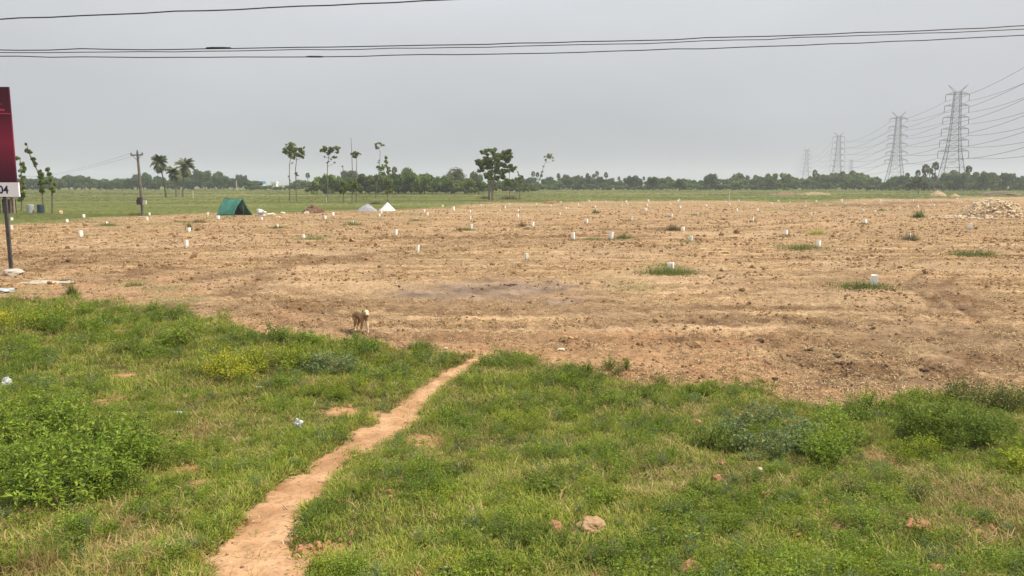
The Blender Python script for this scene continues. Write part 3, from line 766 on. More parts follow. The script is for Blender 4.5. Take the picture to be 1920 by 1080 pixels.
# dry grass litter in the verge
g_dry = [make_straw(14, 0.09, 0.10, 0.0022, M_DRYGRASS, 0.35) for _ in range(4)] + [make_tuft(12, 0.10, 0.08, 0.004, M_DRYGRASS, 1.1) for _ in range(3)]
x, y = fan_points(60000, 3.4, 23, 0.86, 0.72); mk = masks(x, y)
den = mk['fg'] * (1 - 0.93 * mk['path']) * smooth(0.52, 0.72, fbm(x * 0.8, y * 0.8, 91, 4) + .07 * smooth(.1, .4, x / np.maximum(y, 1)) * smooth(9, 6, y)) * 0.7
keep = RNG.random(len(x)) < den * 0.95 + 0.06 * mk['fg'] * (1 - 0.9 * mk['path']); keep &= clear_of_clods(x, y) > .5; x, y = x[keep], y[keep]
scatter('dry_grass', coll_of('straw_tuft', g_dry), x, y, H(x, y), rots(len(x)), RNG.uniform(0.6, 1.4, len(x)) * np.clip(y / 9, 0.9, 1.5), 'dead straw coloured grass lying among the green verge grass', 'dry grass')
# straw and crumbs of the levelled field
g_st = [make_straw(14, 0.19, 0.065, 0.0055, M_STUBBLE, 0.30) for _ in range(8)]
x, y = fan_points(210000, 8.5, 160, 0.80, 0.82); mk = masks(x, y)
den = (1 - mk['fg']) * (1 - mk['meadow']) * (1 - mk['path']) * (1 - 0.85 * mk['greymud']) * np.clip(0.12 + 1.7 * (fbm(x * 1.3, y * 1.3, 111, 4) - 0.36), 0.03, 1)
keep = RNG.random(len(x)) < den; x, y = x[keep], y[keep]
scatter('field_stubble', coll_of('stubble_bit', g_st), x, y, H(x, y), rots(len(x), 0.1), RNG.uniform(0.6, 1.2, len(x)) * np.clip(y / 24, 0.85, 1.7), 'chopped straw and stubble strewn over the levelled tan field', 'stubble')
g_cl = [make_clod(0.030, M_CLOD, seed=i, sub=1) for i in range(6)]
x, y = fan_points(62000, 8.5, 110, 0.80, 0.86); mk = masks(x, y)
den = (1 - mk['fg']) * (1 - mk['meadow']) * (1 - 0.8 * mk['path']) * np.clip(0.12 + 2.6 * (fbm(x * 0.9, y * 0.9, 121, 4) - 0.42) + 0.8 * mk['mud'] - .5 * mk['greymud'], 0.02, 1)
keep = RNG.random(len(x)) < den; x, y = x[keep], y[keep]
scatter('soil_clods', coll_of('crumb', g_cl), x, y, H(x, y), rots(len(x), 0.6), RNG.lognormal(-0.15, 0.45, len(x)) * np.clip(y / 20, 0.85, 2.2), 'small brown soil crumbs over the levelled field', 'clods')
x, y = fan_points(9000, 3.4, 14, 0.5, 0.6); q_ = pathd(x, y)
keep = q_ < 1.15; x, y, q_ = x[keep], y[keep], q_[keep]; keep = RNG.random(len(x)) < np.clip(.18 + .5 * q_ ** 3, 0, 1) * smooth(.35, .6, fbm(x * 3, y * 3, 88, 3)); x, y = x[keep], y[keep]
scatter('path_litter', coll_of('path_bit', [make_straw(4, .10, .05, .0022, M_STUBBLE, .15) for _ in range(4)] + [make_clod(.009, M_CLOD, seed=200 + i) for i in range(3)]), x, y, H(x, y, detail=False) - .006, rots(len(x), .05), RNG.uniform(.6, 1.3, len(x)), 'bits of straw and small crumbs lying on the sandy path', 'litter')
x, y = fan_points(16000, 3.4, 16, 0.8, 0.7); mk = masks(x, y)
keep = RNG.random(len(x)) < mk['fg'] * (1 - mk['path']) * (.06 + .9 * mk['bare'] + .55 * smooth(.15, .5, x / np.maximum(y, 1)) * smooth(8.5, 6.5, y) * smooth(.45, .62, fbm(x * 2, y * 2, 95, 3))); x, y = x[keep], y[keep]
scatter('verge_crumbs', coll_of('verge_crumb', [make_clod(.0115, M_REDCLOD, seed=300 + i, sub=1) for i in range(5)]), x, y, H(x, y) + .012, rots(len(x), .5), RNG.lognormal(0, .35, len(x)), 'small reddish crumbs of soil among the verge grass', 'crumbs')
x, y = fan_points(60000, 8.5, 40, 0.8, 0.6); dk_ = 0
for b in ((1600, 698, 75, 20), (1745, 706, 60, 10), (950, 540, 110, 10), (80, 492, 90, 8), (1805, 572, 36, 10)): dk_ = np.maximum(dk_, blob(x, y, *b))
mk = masks(x, y); keep = RNG.random(len(x)) < smooth(.25, 1.1, dk_ + (fbm(x * 2.5, y * 2.5, 97, 3) - .5) * 1.2) * (1 - mk['fg']) * .22; x, y = x[keep], y[keep]
scatter('dark_crumbs', coll_of('dark_crumb', [make_clod(.024, M_BROWNCLOD, seed=400 + i, sub=1, jag=.55) for i in range(6)]), x, y, H(x, y) + .005, rots(len(x), .6), RNG.lognormal(0, .5, len(x)), 'dark damp soil crumbs on the churned parts of the field', 'clods')
# meadow
g_md = [make_tuft(26, 0.17, 0.75, 0.022, M_MEADOW, 1.0, 2) for _ in range(5)]
x, y = fan_points(80000, 55, 420, 0.82, 0.9); mk = masks(x, y)
keep = RNG.random(len(x)) < mk['meadow'] * np.clip(0.2 + 1.6 * (fbm(x * .05, y * .05, 131, 4) - .3), .1, 1); x, y = x[keep], y[keep]
scatter('meadow_grass', coll_of('meadow_tuft', g_md), x, y, H(x, y), rots(len(x)), RNG.uniform(0.5, 1.1, len(x)) * np.clip(y / 150, 0.6, 1.4), 'green grass of the meadow beyond the bare field', 'grass')
# ================================================================== things
def ico(rad, sub, mat, seed, jag=0.3, flat=0.8, name='clod'): return make_clod(rad, mat, name, seed, sub, flat, jag)

# ---- survey stones: x, base y, height in px, width in px of the photograph
def stone_mesh(seed):
    rg = random.Random(seed); bm = bmesh.new()
    bmesh.ops.create_cube(bm, size=1.0)
    for v in bm.verts:
        v.co.z += 0.5
        k = 1.0 if v.co.z < 0.5 else rg.uniform(0.88, 1.0)
        v.co.x *= k; v.co.y *= k
        v.co.x += rg.uniform(-.07, .07); v.co.y += rg.uniform(-.07, .07)
        if v.co.z > 0.5: v.co.z += rg.uniform(-.09, .02)
        else: v.co.z = -0.35
    bmesh.ops.bevel(bm, geom=list(bm.edges), offset=0.035, segments=1, affect='EDGES', profile=0.6)
    me = bpy.data.meshes.new('survey_stone'); bm.to_mesh(me); bm.free(); me.materials.append(M_STONE); return me
STONE_M = [stone_mesh(i) for i in range(5)]
NEAR = [
 (1638, 537, 23, 13.5, 'largest white survey stone with green grass at its foot, standing nearest on the right'),
 (1257, 507.5, 15, 11, 'white survey stone rising from the lushest green grass tuft in mid field'),
 (987.5, 487, 12, 6, 'slim white survey stone alone on bare soil just beyond the grey mud patch'),
 (783, 473.5, 14, 5.5, 'narrow white survey stone nearest to the camera left of the photo centre'),
 (350, 464.5, 13, 6, 'white survey stone on bare soil in front of and left of the green tent'),
 (152, 444.5, 12, 6.5, 'white survey stone on tan soil between the billboard post and the utility pole'),
 (1534.5, 464, 13, 7, 'white survey stone beside a long low strip of green grass right of centre'),
 (1473, 441.5, 10, 6, 'white survey stone sitting in a dark flat weed mat'),
 (1704.5, 450.5, 12, 6.2, 'white survey stone with dark bushy weed tight behind it on the right'),
 (1819.5, 430, 11, 6.2, 'white survey stone on bare soil in front of the rubble heap'),
 (1840, 469, 5, 4, 'white survey stone almost buried in the widest low grass patch at right'),
 (1074.5, 449.5, 13, 6, 'left of two white survey stones side by side in a thin grass line'),
 (1145, 448.5, 13, 7, 'right of two white survey stones side by side in a thin grass line'),
 (1294, 453.5, 10.5, 7, 'broad white survey stone with pale flat grass, just ahead of the dark brush clump'),
 (1280, 434.5, 8.5, 6, 'short white survey stone beside the round dark brush clump'),
 (741.5, 441.5, 11, 6, 'white survey stone straight below the white sand pile on the tan field'),
 (569, 448.5, 8, 5, 'white survey stone in sparse green weeds below the brown earth pile'),
 (883.5, 431.5, 10.5, 4.2, 'white survey stone in thin weeds with a small dark bush to its left'),
 (998.5, 425.5, 9.5, 5, 'white survey stone right of a little dark brown bush near the field middle'),
 (1410.5, 416, 8.5, 5, 'white survey stone alone on open soil at the end of a faint grassy track'),
 (1621.5, 420, 8, 6, 'white survey stone in a small dark green tuft ahead of the far right row'),
 (1724.5, 408, 5.5, 5, 'small white survey stone right of the upright green weed'),
 (1185, 414.5, 8, 4, 'white survey stone at the right end of a short grass streak'),
 (1100, 418.5, 8.5, 4.5, 'white survey stone standing alone on bare soil behind the side by side pair'),
 (1521.5, 406.5, 7.5, 3, 'thin white survey stone on bare tan soil behind the stone in the dark weed mat'),
 (881, 412.5, 8, 4, 'white survey stone directly behind the one in thin weeds with a dark bush'),
 (850.5, 396.5, 8.5, 3.5, 'tall narrow white survey stone near the meadow edge left of the big tree'),
 (970.5, 408.5, 7.5, 3.5, 'front one of two white survey stones lined up below the leaning sapling'),
 (970.5, 398, 5.5, 3, 'rear one of two white survey stones lined up below the leaning sapling'),
 (661, 421.5, 7, 3.5, 'white survey stone in a green weed clump below the grey gravel pile'),
 (609, 411, 6.5, 5, 'white survey stone below the brown earth pile at the soil edge'),
 (624.5, 405, 6.5, 4, 'white survey stone just right of the brown earth pile'),
 (715, 401.5, 7, 3, 'white survey stone touching the foot of the white sand pile'),
 (711, 406.5, 6, 4, 'squat white survey stone in front of the one at the sand pile'),
 (21.5, 432.5, 9.5, 5, 'white survey stone right beside the billboard post at left edge'),
 (21.5, 413.5, 5.5, 4, 'small white survey stone in the meadow behind the billboard post'),
 (126, 417.5, 6, 4, 'stubby white survey stone at the soil edge behind the low weed streak at left'),
 (157, 408.5, 6, 4, 'white survey stone in green meadow midway between the drums and the utility pole'),
 (200.5, 421, 5, 4, 'white survey stone sunk in dark weeds left of the utility pole'),
 (280.5, 405, 6, 3.2, 'white survey stone just behind the utility pole foot'),
 (276, 415, 7.5, 4, 'white survey stone in front of the utility pole foot'),
 (354, 435, 8, 6, 'dull white survey stone beside a spindly yellow green weed left of the tent'),
 (390, 404.5, 6, 4, 'white survey stone in the meadow left of the green tent'),
 (409, 411.5, 7, 5, 'white survey stone at the left front corner of the green tent'),
 (491, 413.5, 6, 3.5, 'white survey stone below the white plastic bags by the tent'),
 (521, 427.5, 6, 4.5, 'white survey stone in a low weed streak right of and ahead of the tent'),
 (1117.5, 398.5, 6.5, 4, 'white survey stone inside a dark green tuft in the far middle of the field'),
 (1259, 407.5, 6.5, 4, 'white survey stone on open soil behind the dark brush clump'),
 (1308.5, 404.5, 6, 2.8, 'thin white survey stone with weeds on its left behind the broad stone'),
 (1049, 404, 5.5, 3.5, 'dull white survey stone alone on soil right of the lined up pair'),
 (801.5, 404.5, 6, 3.5, 'white survey stone right of the white sand pile on bare soil'),
 (1618.5, 398, 5.5, 3.5, 'white survey stone left of a small dark tuft near the far dark track'),
 (1687.5, 394.5, 6.5, 3.2, 'white survey stone in front of the dark track left of the upright green weed'),
 (1720.5, 390.5, 5.5, 3.5, 'white survey stone seen right above the upright green weed'),
]
FAR = [(795, 398, 5, 3.5), (780, 413, 4, 4), (830, 388.5, 4.5, 3), (881, 399, 4, 3), (901, 387, 4, 2.4), (937, 397, 4, 2.4), (947, 391, 4, 2.4), (955, 385, 4, 2.2),
 (976, 391, 3, 2.4), (1005, 384, 3, 2.5), (1032, 388, 4, 3), (1051, 381, 3.4, 2.5), (1061.5, 393, 5, 2.6), (1065, 393, 4, 2.6), (1084, 386, 3.5, 2.5), (1094, 383, 4.2, 2.5),
 (1104, 378, 3, 2.4), (1116, 389, 3, 3), (1135, 381, 4, 3), (1166, 387, 4, 2.4), (1174, 380, 4, 3), (1176.5, 384, 3, 3), (1210.5, 395, 4, 4.5), (1213, 387, 5, 3),
 (1215.5, 379, 4.5, 2.8), (1257, 384, 3, 3), (1271, 379, 4, 2.4), (1273.5, 378, 5, 2.5), (1275, 391, 4.5, 4), (1324, 388, 4, 3.5), (1361, 381, 3, 3), (1368, 384, 3, 3),
 (1381.5, 396.5, 5.5, 3), (1384.5, 380, 6, 3), (1408.5, 384, 3, 3), (1420, 396.5, 6, 3), (1446, 383.5, 4, 3.5), (1459, 379, 4, 3), (1467.5, 393.5, 6.5, 2.6), (1481, 381, 3, 3),
 (1510.5, 390.5, 6, 3), (1511, 381, 4, 3), (1530, 379.5, 4, 3), (1550.5, 388.5, 5.5, 3), (1577.5, 378.5, 5, 3), (1586, 383.5, 3, 4), (1606, 379.5, 5, 3), (1619, 384.5, 3, 3),
 (1641, 400, 5, 4), (1649, 382.5, 5, 2.6), (1650.5, 377.5, 4, 2.4), (1654, 381.5, 5, 3), (1669, 381.5, 5.5, 3), (1685, 378, 4, 3), (1711, 378.5, 4.5, 2.8), (1745, 377.5, 4, 2.5),
 (1750.5, 386.5, 3.5, 3.5), (1778, 384.5, 3, 3), (1794, 375, 3.5, 3.2), (1803, 382.5, 4, 3), (1825.5, 381, 4, 3), (1845, 379.5, 4, 3)]
def put_stone(px, by, h, w, label, group):
    g = onground(px, by)
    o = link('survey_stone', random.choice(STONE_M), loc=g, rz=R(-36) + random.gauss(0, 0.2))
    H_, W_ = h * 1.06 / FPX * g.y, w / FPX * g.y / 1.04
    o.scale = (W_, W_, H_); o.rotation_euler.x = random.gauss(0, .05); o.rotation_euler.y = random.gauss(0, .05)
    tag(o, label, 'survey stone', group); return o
for px, by, h, w, lab in NEAR: put_stone(px, by, h, w, lab, 'white survey stones across the field')
for px, by, h, w in FAR:
    side = ('far left part' if px < 990 else 'far middle part' if px < 1300 else 'far right part')
    put_stone(px, by, h, w, 'tiny white survey stone in the distant rows, %s of the field' % side, 'distant survey stones, %s' % side)

# ---- grass clumps on the bare field
def clump_mesh(w, d, h, n, mat, blade=0.02, lean=0.8, name='grass_clump'):
    b = MB()
    for _ in range(n):
        x = random.gauss(0, w * 0.27); y = random.gauss(0, d * 0.27)
        k = math.exp(-(x / w * 2) ** 2 * 1.2)
        L = h * random.uniform(0.35, 1.1) * (0.35 + 0.65 * k); az = random.uniform(0, 6.283); tl = random.uniform(0.05, lean)
        s_ = np.array([-math.sin(az), math.cos(az), 0]) * blade / 2 * random.uniform(.6, 1.2)
        p = np.array([x, y, -0.04]); q = p + np.array([math.cos(az) * math.sin(tl), math.sin(az) * math.sin(tl), math.cos(tl)]) * L * 0.6
        t2 = tl + random.uniform(.1, .7); e = q + np.array([math.cos(az) * math.sin(t2), math.sin(az) * math.sin(t2), math.cos(t2)]) * L * 0.5
        b.add([p - s_, p + s_, q + s_ * .7, q - s_ * .7, e], [(0, 1, 2, 3), (3, 2, 4)], random.random())
    V = [(0, 0, min(.05, h * .25))]; F = []          # matted base the blades grow from
    for j in range(14):
        a = 6.283 * j / 14; rr = random.uniform(.34, .5); V.append((w * rr * math.cos(a), d * rr * math.sin(a), -.05)); F.append((0, j + 1, (j + 1) % 14 + 1))
    b.add(V, F, .15)
    return b.mesh(name, mat)
M_CLUMP = leafmat('clump_blades', [(0.0, (0.055, 0.085, 0.014)), (0.5, (0.115, 0.155, 0.024)), (1.0, (0.22, 0.24, 0.06))], 0.3)
M_CLUMPDRY = leafmat('brown_clump_blades', [(0.0, (0.10, 0.075, 0.032)), (0.5, (0.17, 0.13, 0.055)), (1.0, (0.25, 0.21, 0.09))], 0.2)
CL = [  # px, base y, width px, height px, dry, label
 (1255, 514, 105, 19, 0, 'lush green grass tuft at the foot of the mid field survey stone'),
 (1618, 542, 105, 18, 0, 'green grass tuft at the foot of the nearest right survey stone'),
 (1505, 467, 85, 12, 0, 'long low grass strip left of the survey stone right of centre'),
 (1825, 480, 88, 13, 0, 'widest low dark grass patch on the right side of the bare field'),
 (1472, 444, 32, 6, 1, 'dark flat weed mat around a survey stone right of centre'),
 (1707, 451, 30, 16, 1, 'dark bushy weed behind a survey stone at right'),
 (1262, 432, 26, 13, 1, 'round dark brush clump left of a short survey stone'),
 (1722, 408, 20, 17, 0, 'upright green weed beside a small survey stone at far right'),
 (1617, 421, 26, 5, 0, 'small dark green tuft under a survey stone ahead of the far right row'),
 (660, 422, 36, 8, 0, 'green weed clump around the survey stone below the gravel pile'),
 (585, 449, 60, 6, 0, 'sparse green weeds around the survey stone below the earth pile'),
 (785, 414, 38, 5, 0, 'low green weed streak right of the piles on the field'),
 (875, 432, 36, 7, 0, 'thin weeds around the survey stone with a dark bush on the left'),
 (861, 432, 8, 8, 1, 'little dark bush left of the survey stone in thin weeds'),
 (978, 425, 14, 10, 1, 'little dark brown bush left of a survey stone near field middle'),
 (1168, 447, 32, 10, 0, 'grass tuft right of the side by side survey stones'),
 (1110, 449, 90, 4, 0, 'thin line of grass between the side by side survey stones'),
 (1178, 413, 32, 4, 0, 'short grass streak left of a survey stone behind the side by side pair'),
 (1117, 400, 12, 9, 0, 'dark green tuft hiding a survey stone in the far middle'),
 (1652, 395, 14, 5, 0, 'small dark tuft near the far dark track'),
 (1292, 454, 60, 5, 0, 'pale flat grass around the broad survey stone'),
 (1303, 404, 26, 4, 0, 'weeds left of a thin survey stone behind the broad stone'),
 (373, 418, 24, 9, 1, 'brown bushy weed ahead of the green tent'),
 (355, 432, 8, 16, 0, 'spindly yellow green weed left of the tent'),
 (370, 433, 8, 9, 1, 'small dark weed beside the spindly weed left of the tent'),
 (340, 417, 40, 4, 0, 'low weed streak on the soil left of the brown bushy weed'),
 (520, 428, 40, 6, 0, 'low weed streak ahead of and right of the tent'),
 (203, 424, 36, 8, 0, 'dark weeds with a sunken survey stone left of the utility pole'),
 (255, 404, 26, 8, 0, 'dark green tuft at the foot of the utility pole'),
 (75, 428, 28, 4, 1, 'low brown weed streak on the soil near the billboard'),
 (160, 443, 20, 4, 0, 'sparse grass right of the survey stone between billboard and utility pole'),
 (135, 552, 14, 30, 0, 'tall thin grass sprig beside the pale rubble at left'),
 (255, 536, 45, 8, 0, 'small green grass patch on the soil above the left verge'),
 (1248, 497, 18, 8, 2, 'yellow green weed just behind the lush mid field tuft'),
 (1530, 440, 34, 10, 2, 'pale yellow grass wisps behind the survey stone right of centre'),
 (1575, 405, 16, 4, 0, 'flat green tuft on soil left of the far right stones'),
 (910, 373, 22, 7, 1, 'brown brush at the foot of the big tree'),
 (955, 374, 40, 8, 1, 'dark brush heap right of the big tree trunks'),
 (705, 383, 26, 7, 1, 'dark low brush behind the gravel pile'),
 (790, 655, 44, 22, 0, 'green grass sprig at the verge edge right of the dog'),
 (1352, 510, 8, 8, 1, 'tiny brown weed right of the lush mid field tuft'),
]
for px, by, w, h, dry, lab in CL:
    g = onground(px, by); k = g.y / FPX
    n = int(14 + 2.0 * w + .08 * w * h)
    me = clump_mesh(w * k * 1.2, min(w * k, 1.6) * 0.8, h * k * 1.35, n * 4, [M_CLUMP, M_CLUMPDRY, M_LIME][dry], max(0.008, 0.55 * k), 1.15)
    o = link('grass_clump', me, loc=g); tag(o, lab, 'grass clump', 'grass clumps on the bare field')

# ---- weeds of the verge
def plant(kind):
    st, lf = MB(), MB()
    if kind == 'feather': ns, h, L, W, per = 13, 0.44, 0.040, 0.017, 20
    elif kind == 'broad': ns, h, L, W, per = 11, 0.30, 0.040, 0.025, 15
    elif kind == 'small': ns, h, L, W, per = 14, 0.28, 0.024, 0.016, 16
    for i in range(ns):
        az = 6.283 * i / ns + random.gauss(0, .4); ln = h * random.uniform(.6, 1.1); tl = random.uniform(.1, .85)
        pts = [np.array([random.gauss(0, .04), random.gauss(0, .04), -0.03])]; a = tl * .6
        for k in range(5):
            pts.append(pts[-1] + np.array([math.cos(az) * math.sin(a), math.sin(az) * math.sin(a), math.cos(a)]) * ln / 5); a += tl * .22
        st.tube(pts, [0.004, 0.0035, 0.003, 0.0025, 0.002, 0.0012], 4)
        P = np.array(pts); m = per * (2 if kind == 'feather' else 1)
        t = np.sqrt(RNG.uniform(0.04, 1, m)) * 5; i0 = np.minimum(t.astype(int), 4); f = (t - i0)[:, None]
        pos = P[i0] * (1 - f) + P[i0 + 1] * f
        ax = rnd_dir(m); ax[:, 2] = ax[:, 2] * .55 + .25; ax = unit(ax)
        pos = pos + ax * RNG.uniform(0, 0.045, m)[:, None]
        nr = unit(np.column_stack([RNG.normal(0, .5, m), RNG.normal(0, .5, m), np.ones(m)]))
        s_ = RNG.uniform(.6, 1.3, m)
        lf.quads(leaf_quads(pos, ax, nr, L * s_, W * s_, .2))
    return st, lf
# small broad leaved ground cover
g_cr = [make_creeper(40, 0.11, 0.06, 0.019, M_CREEP) for _ in range(4)] + [make_creeper(26, 0.09, 0.08, 0.024, M_CREEP) for _ in range(2)] + [make_creeper(34, 0.10, 0.06, 0.02, M_BLUEGREEN)]
for q_ in range(7):
    st_, lf_ = plant('small'); me_ = lf_.mesh('low_weed', (M_FEATHER, M_BROAD, M_LIME, M_FEATHER, M_CREEP, M_CREEP, M_BLUEGREEN)[q_])
    for v_ in me_.vertices: v_.co *= (.30, .42, .36, .55, .34, .46, .38)[q_]
    g_cr.append(me_)
x, y = fan_points(46000, 3.4, 22, 0.86, 0.72); mk = masks(x, y)
den = mk['fg'] * (1 - mk['path']) * (1 - mk['bare']) * smooth(0.42, 0.70, 0.45 * fbm(x * 1.1, y * 1.1, 101, 4) + 0.55 * fbm(x * 3.4, y * 3.4, 103, 3)) * 0.8
keep = RNG.random(len(x)) < den * (clear_of_clods(x, y) > .9); x, y = x[keep], y[keep]
scatter('low_weeds', coll_of('weed_patch', g_cr), x, y, H(x, y) + 0.02, rots(len(x)), RNG.uniform(0.7, 1.6, len(x)) * np.clip(y / 9, 0.9, 1.4), 'low leafy weeds spreading through the verge grass', 'weeds')
M_OLIVEWEED = leafmat('olive_weed_leaves', [(0.0, (0.060, 0.065, 0.018)), (0.5, (0.135, 0.145, 0.035)), (1.0, (0.26, 0.25, 0.07))], 0.3, tonew=0.8)
PROTO = {}
def proto(kind, mat, nm, n=4):
    key = (kind, nm)
    if key not in PROTO:
        PROTO[key] = []
        for _ in range(n):
            st, lf = plant(kind); nst = len(st.f)
            lf2 = MB(); lf2.v = st.v + lf.v; lf2.f = st.f + [tuple(i + st.n for i in f) for f in lf.f]; lf2.a = st.a + lf.a
            me = lf2.mesh('weed_plant', M_STEM); me.materials.append(mat)
            mi = np.ones(len(me.polygons), dtype=np.int32); mi[:nst] = 0; me.polygons.foreach_set('material_index', mi); PROTO[key].append(me)
    return PROTO[key]
def clump(n, px, py, rx, ry, kind, mat, nm, label, group, s=1.0):
    c = onground(px, py); e = empty('weed_clump', c)
    for _ in range(n):
        r = math.sqrt(random.random()); a = random.uniform(0, 6.283)
        g = onground(px + rx * r * math.cos(a), py + ry * r * math.sin(a)); k = s * random.uniform(.5, 1.25)
        o = link('weed_plant', random.choice(proto(kind, mat, nm)), e, loc=g - c, rz=random.uniform(0, 6.283)); o.scale = (k, k, k * random.uniform(.85, 1.1))
    tag(e, label, 'weed clump', 'weed clumps of the verge'); return e
# the thick clump in the lower left corner
clump(46, 110, 885, 175, 78, 'feather', M_FEATHER, 'feather', 'thick bright green feathery weed thicket filling the lower left of the verge', 'feathery weeds of the lower left clump', 1.0)
clump(14, 60, 800, 120, 30, 'feather', M_FEATHER, 'feather', 'sparser feathery weeds along the top fringe of the thick lower left thicket', 'fringe of the lower left clump', .8)
clump(10, 130, 740, 70, 22, 'small', M_FEATHER, 'smallf', 'low bright green weeds in pale grass above the lower left thicket', 'low weeds above the lower left clump', .8)
# upper left verge
clump(18, 45, 612, 80, 22, 'small', M_LIME, 'lime', 'yellow green flowering weeds on the verge below the billboard', 'yellow weeds below the billboard', 1.5)
clump(14, 150, 612, 90, 22, 'feather', M_FEATHER, 'feather', 'green leafy weeds right of the yellow flowering ones on the left verge', 'green weeds beside the yellow weeds', 1.0)
clump(14, 255, 600, 80, 20, 'broad', M_BROAD, 'broad', 'dark green broad leaved weeds along the top of the left verge', 'dark weeds at the upper left verge', 1.1)
clump(6, 318, 650, 26, 10, 'broad', M_CREEP, 'broadbright', 'bright broad leaved weeds standing out in the middle of the left verge', 'bright weeds in the middle of the left verge', 1.5)
clump(8, 250, 662, 40, 10, 'broad', M_BROAD, 'broad', 'dark low weeds left of the bright broad leaved ones', 'dark weeds left of the bright weed', .9)
clump(12, 470, 640, 90, 14, 'small', M_FEATHER, 'smallf', 'small green weeds at the verge edge behind the yellow leaved clump', 'small weeds along the left verge edge', 1.2)
clump(10, 560, 640, 40, 14, 'broad', M_BROAD, 'broad', 'dark broad leaved weeds at the verge edge left in front of the dog', 'dark weeds in front of the dog', .9)
clump(3, 712, 652, 12, 4, 'broad', M_FEATHER, 'broadf', 'green sprigs poking above the verge just right of the dog', 'green sprigs right of the dog', .75)
clump(11, 430, 708, 42, 14, 'small', M_YELLOW, 'yellow', 'bright yellow leaved weed clump in the middle of the left verge', 'yellow leaved weeds of the left verge', 1.5)
clump(16, 500, 690, 62, 20, 'small', M_LIME, 'lime', 'lime green weeds right of the bright yellow leaved clump', 'lime weeds of the left verge', 1.5)
clump(12, 615, 695, 50, 14, 'broad', M_BLUEGREEN, 'blue', 'grey green broad leaved weeds on the left verge above the path', 'grey green weeds left of the path', 1.1)
clump(10, 660, 660, 60, 12, 'small', M_FEATHER, 'smallf', 'green weeds between the dog and the path', 'green weeds between dog and path', 1.2)
clump(14, 640, 742, 60, 14, 'small', M_LIME, 'lime', 'low yellowish weed mat left beside the path', 'yellowish weeds left of the path', .8)
clump(10, 800, 668, 50, 8, 'small', M_BROAD, 'smallb', 'dark green weeds at the verge edge left of the path head', 'dark weeds left of the path head', .7)
# right of the path
clump(18, 1060, 722, 80, 22, 'small', M_BROAD, 'smallb', 'dark green weeds on the verge right of the path head', 'dark weeds right of the path head', .85)
clump(10, 975, 790, 40, 22, 'small', M_LIME, 'lime', 'yellow green weeds in short grass right of the path middle', 'yellow green weeds right of the path', .8)
clump(12, 1180, 760, 110, 18, 'small', M_FEATHER, 'smallf', 'small scattered weeds in the middle of the right verge', 'small weeds of the right verge', .8)
clump(26, 1435, 832, 95, 36, 'broad', M_BLUEGREEN, 'blue', 'large grey green broad leaved weed clump on the right verge', 'grey green weeds of the right verge clump', .95)
clump(10, 1340, 835, 40, 18, 'small', M_BROAD, 'smallb', 'dark weeds at the left end of the grey green clump', 'dark weeds left of the grey green clump', 1.0)
clump(14, 1565, 850, 38, 40, 'feather', M_FEATHER, 'feather', 'bright green feathery weeds right of the grey green clump', 'feathery weeds right of the grey green clump', .8)
clump(12, 1600, 780, 70, 16, 'small', M_FEATHER, 'smallf', 'green weeds at the right verge edge below the dark clods', 'green weeds at the right verge edge', 1.1)
clump(26, 1800, 822, 95, 34, 'feather', M_BROAD, 'featherb', 'tall dark green feathery weed clump near the right edge', 'dark feathery weeds of the right clump', .95)
clump(9, 1712, 858, 34, 24, 'small', M_LIME, 'lime', 'lime yellow weeds left of the tall dark clump at right', 'lime weeds at right', .85)
clump(8, 1900, 880, 30, 34, 'broad', M_LIME, 'limebroad', 'yellow green broad leaved weeds at the right edge of the verge', 'yellow green weeds at the right edge', .8)
clump(7, 1010, 925, 34, 14, 'broad', M_CREEP, 'broadbright', 'bright low broad leaved weeds in the near grass left behind the earth lump', 'bright low weeds right of the path', .55)
clump(9, 1150, 935, 40, 18, 'broad', M_CREEP, 'broadbright', 'bright low broad leaved weeds straight behind the bare earth lump', 'bright low weeds behind the earth lump', .5)
clump(6, 1315, 930, 26, 12, 'broad', M_CREEP, 'broadbright', 'bright low weeds right of the earth lump in near grass', 'bright low weeds right of the earth lump', .5)
clump(14, 1500, 925, 120, 30, 'small', M_CREEP, 'smallc', 'small green weeds among the reddish clods of the near right verge', 'small weeds among the reddish clods', .55)
clump(10, 1720, 1010, 140, 40, 'small', M_CREEP, 'smallc', 'small green weeds around the brick fragment in the near right grass', 'small weeds around the brick fragment', .5)
clump(10, 1000, 1010, 90, 30, 'small', M_CREEP, 'smallc', 'small green weeds in the near grass below the earth lump', 'small weeds below the earth lump', .5)
clump(9, 30, 604, 55, 16, 'small', M_YELLOW, 'yellow', 'brightest yellow weeds at the far left of the verge below the billboard', 'brightest yellow weeds', 1.3)
clump(16, 1860, 762, 90, 12, 'small', M_OLIVEWEED, 'oliveweed', 'ragged olive weeds at the soil edge in the right corner of the verge', 'ragged olive weeds', 1.5)
clump(12, 1700, 764, 80, 8, 'small', M_LIME, 'lime', 'yellowish low weeds at the soil edge right of the leaning dry stalk', 'yellowish edge weeds', .9)
clump(10, 1120, 700, 60, 6, 'feather', M_BROAD, 'featherb', 'dark feathery weeds at the soil edge right of the path head', 'dark edge weeds', .5)
clump(10, 1330, 742, 60, 8, 'feather', M_FEATHER, 'feather', 'green feathery weeds at the soil edge above the grey green clump', 'green edge weeds', .5)
clump(12, 840, 880, 90, 40, 'small', M_OLIVEWEED, 'oliveweed', 'dull olive weeds in the dry grass right of the path', 'dull olive weeds', .55)
clump(14, 1650, 930, 120, 24, 'small', M_OLIVEWEED, 'oliveweed', 'dull olive weeds in the dry hollow right of the reddish clods', 'dull olive weeds at right', .7)
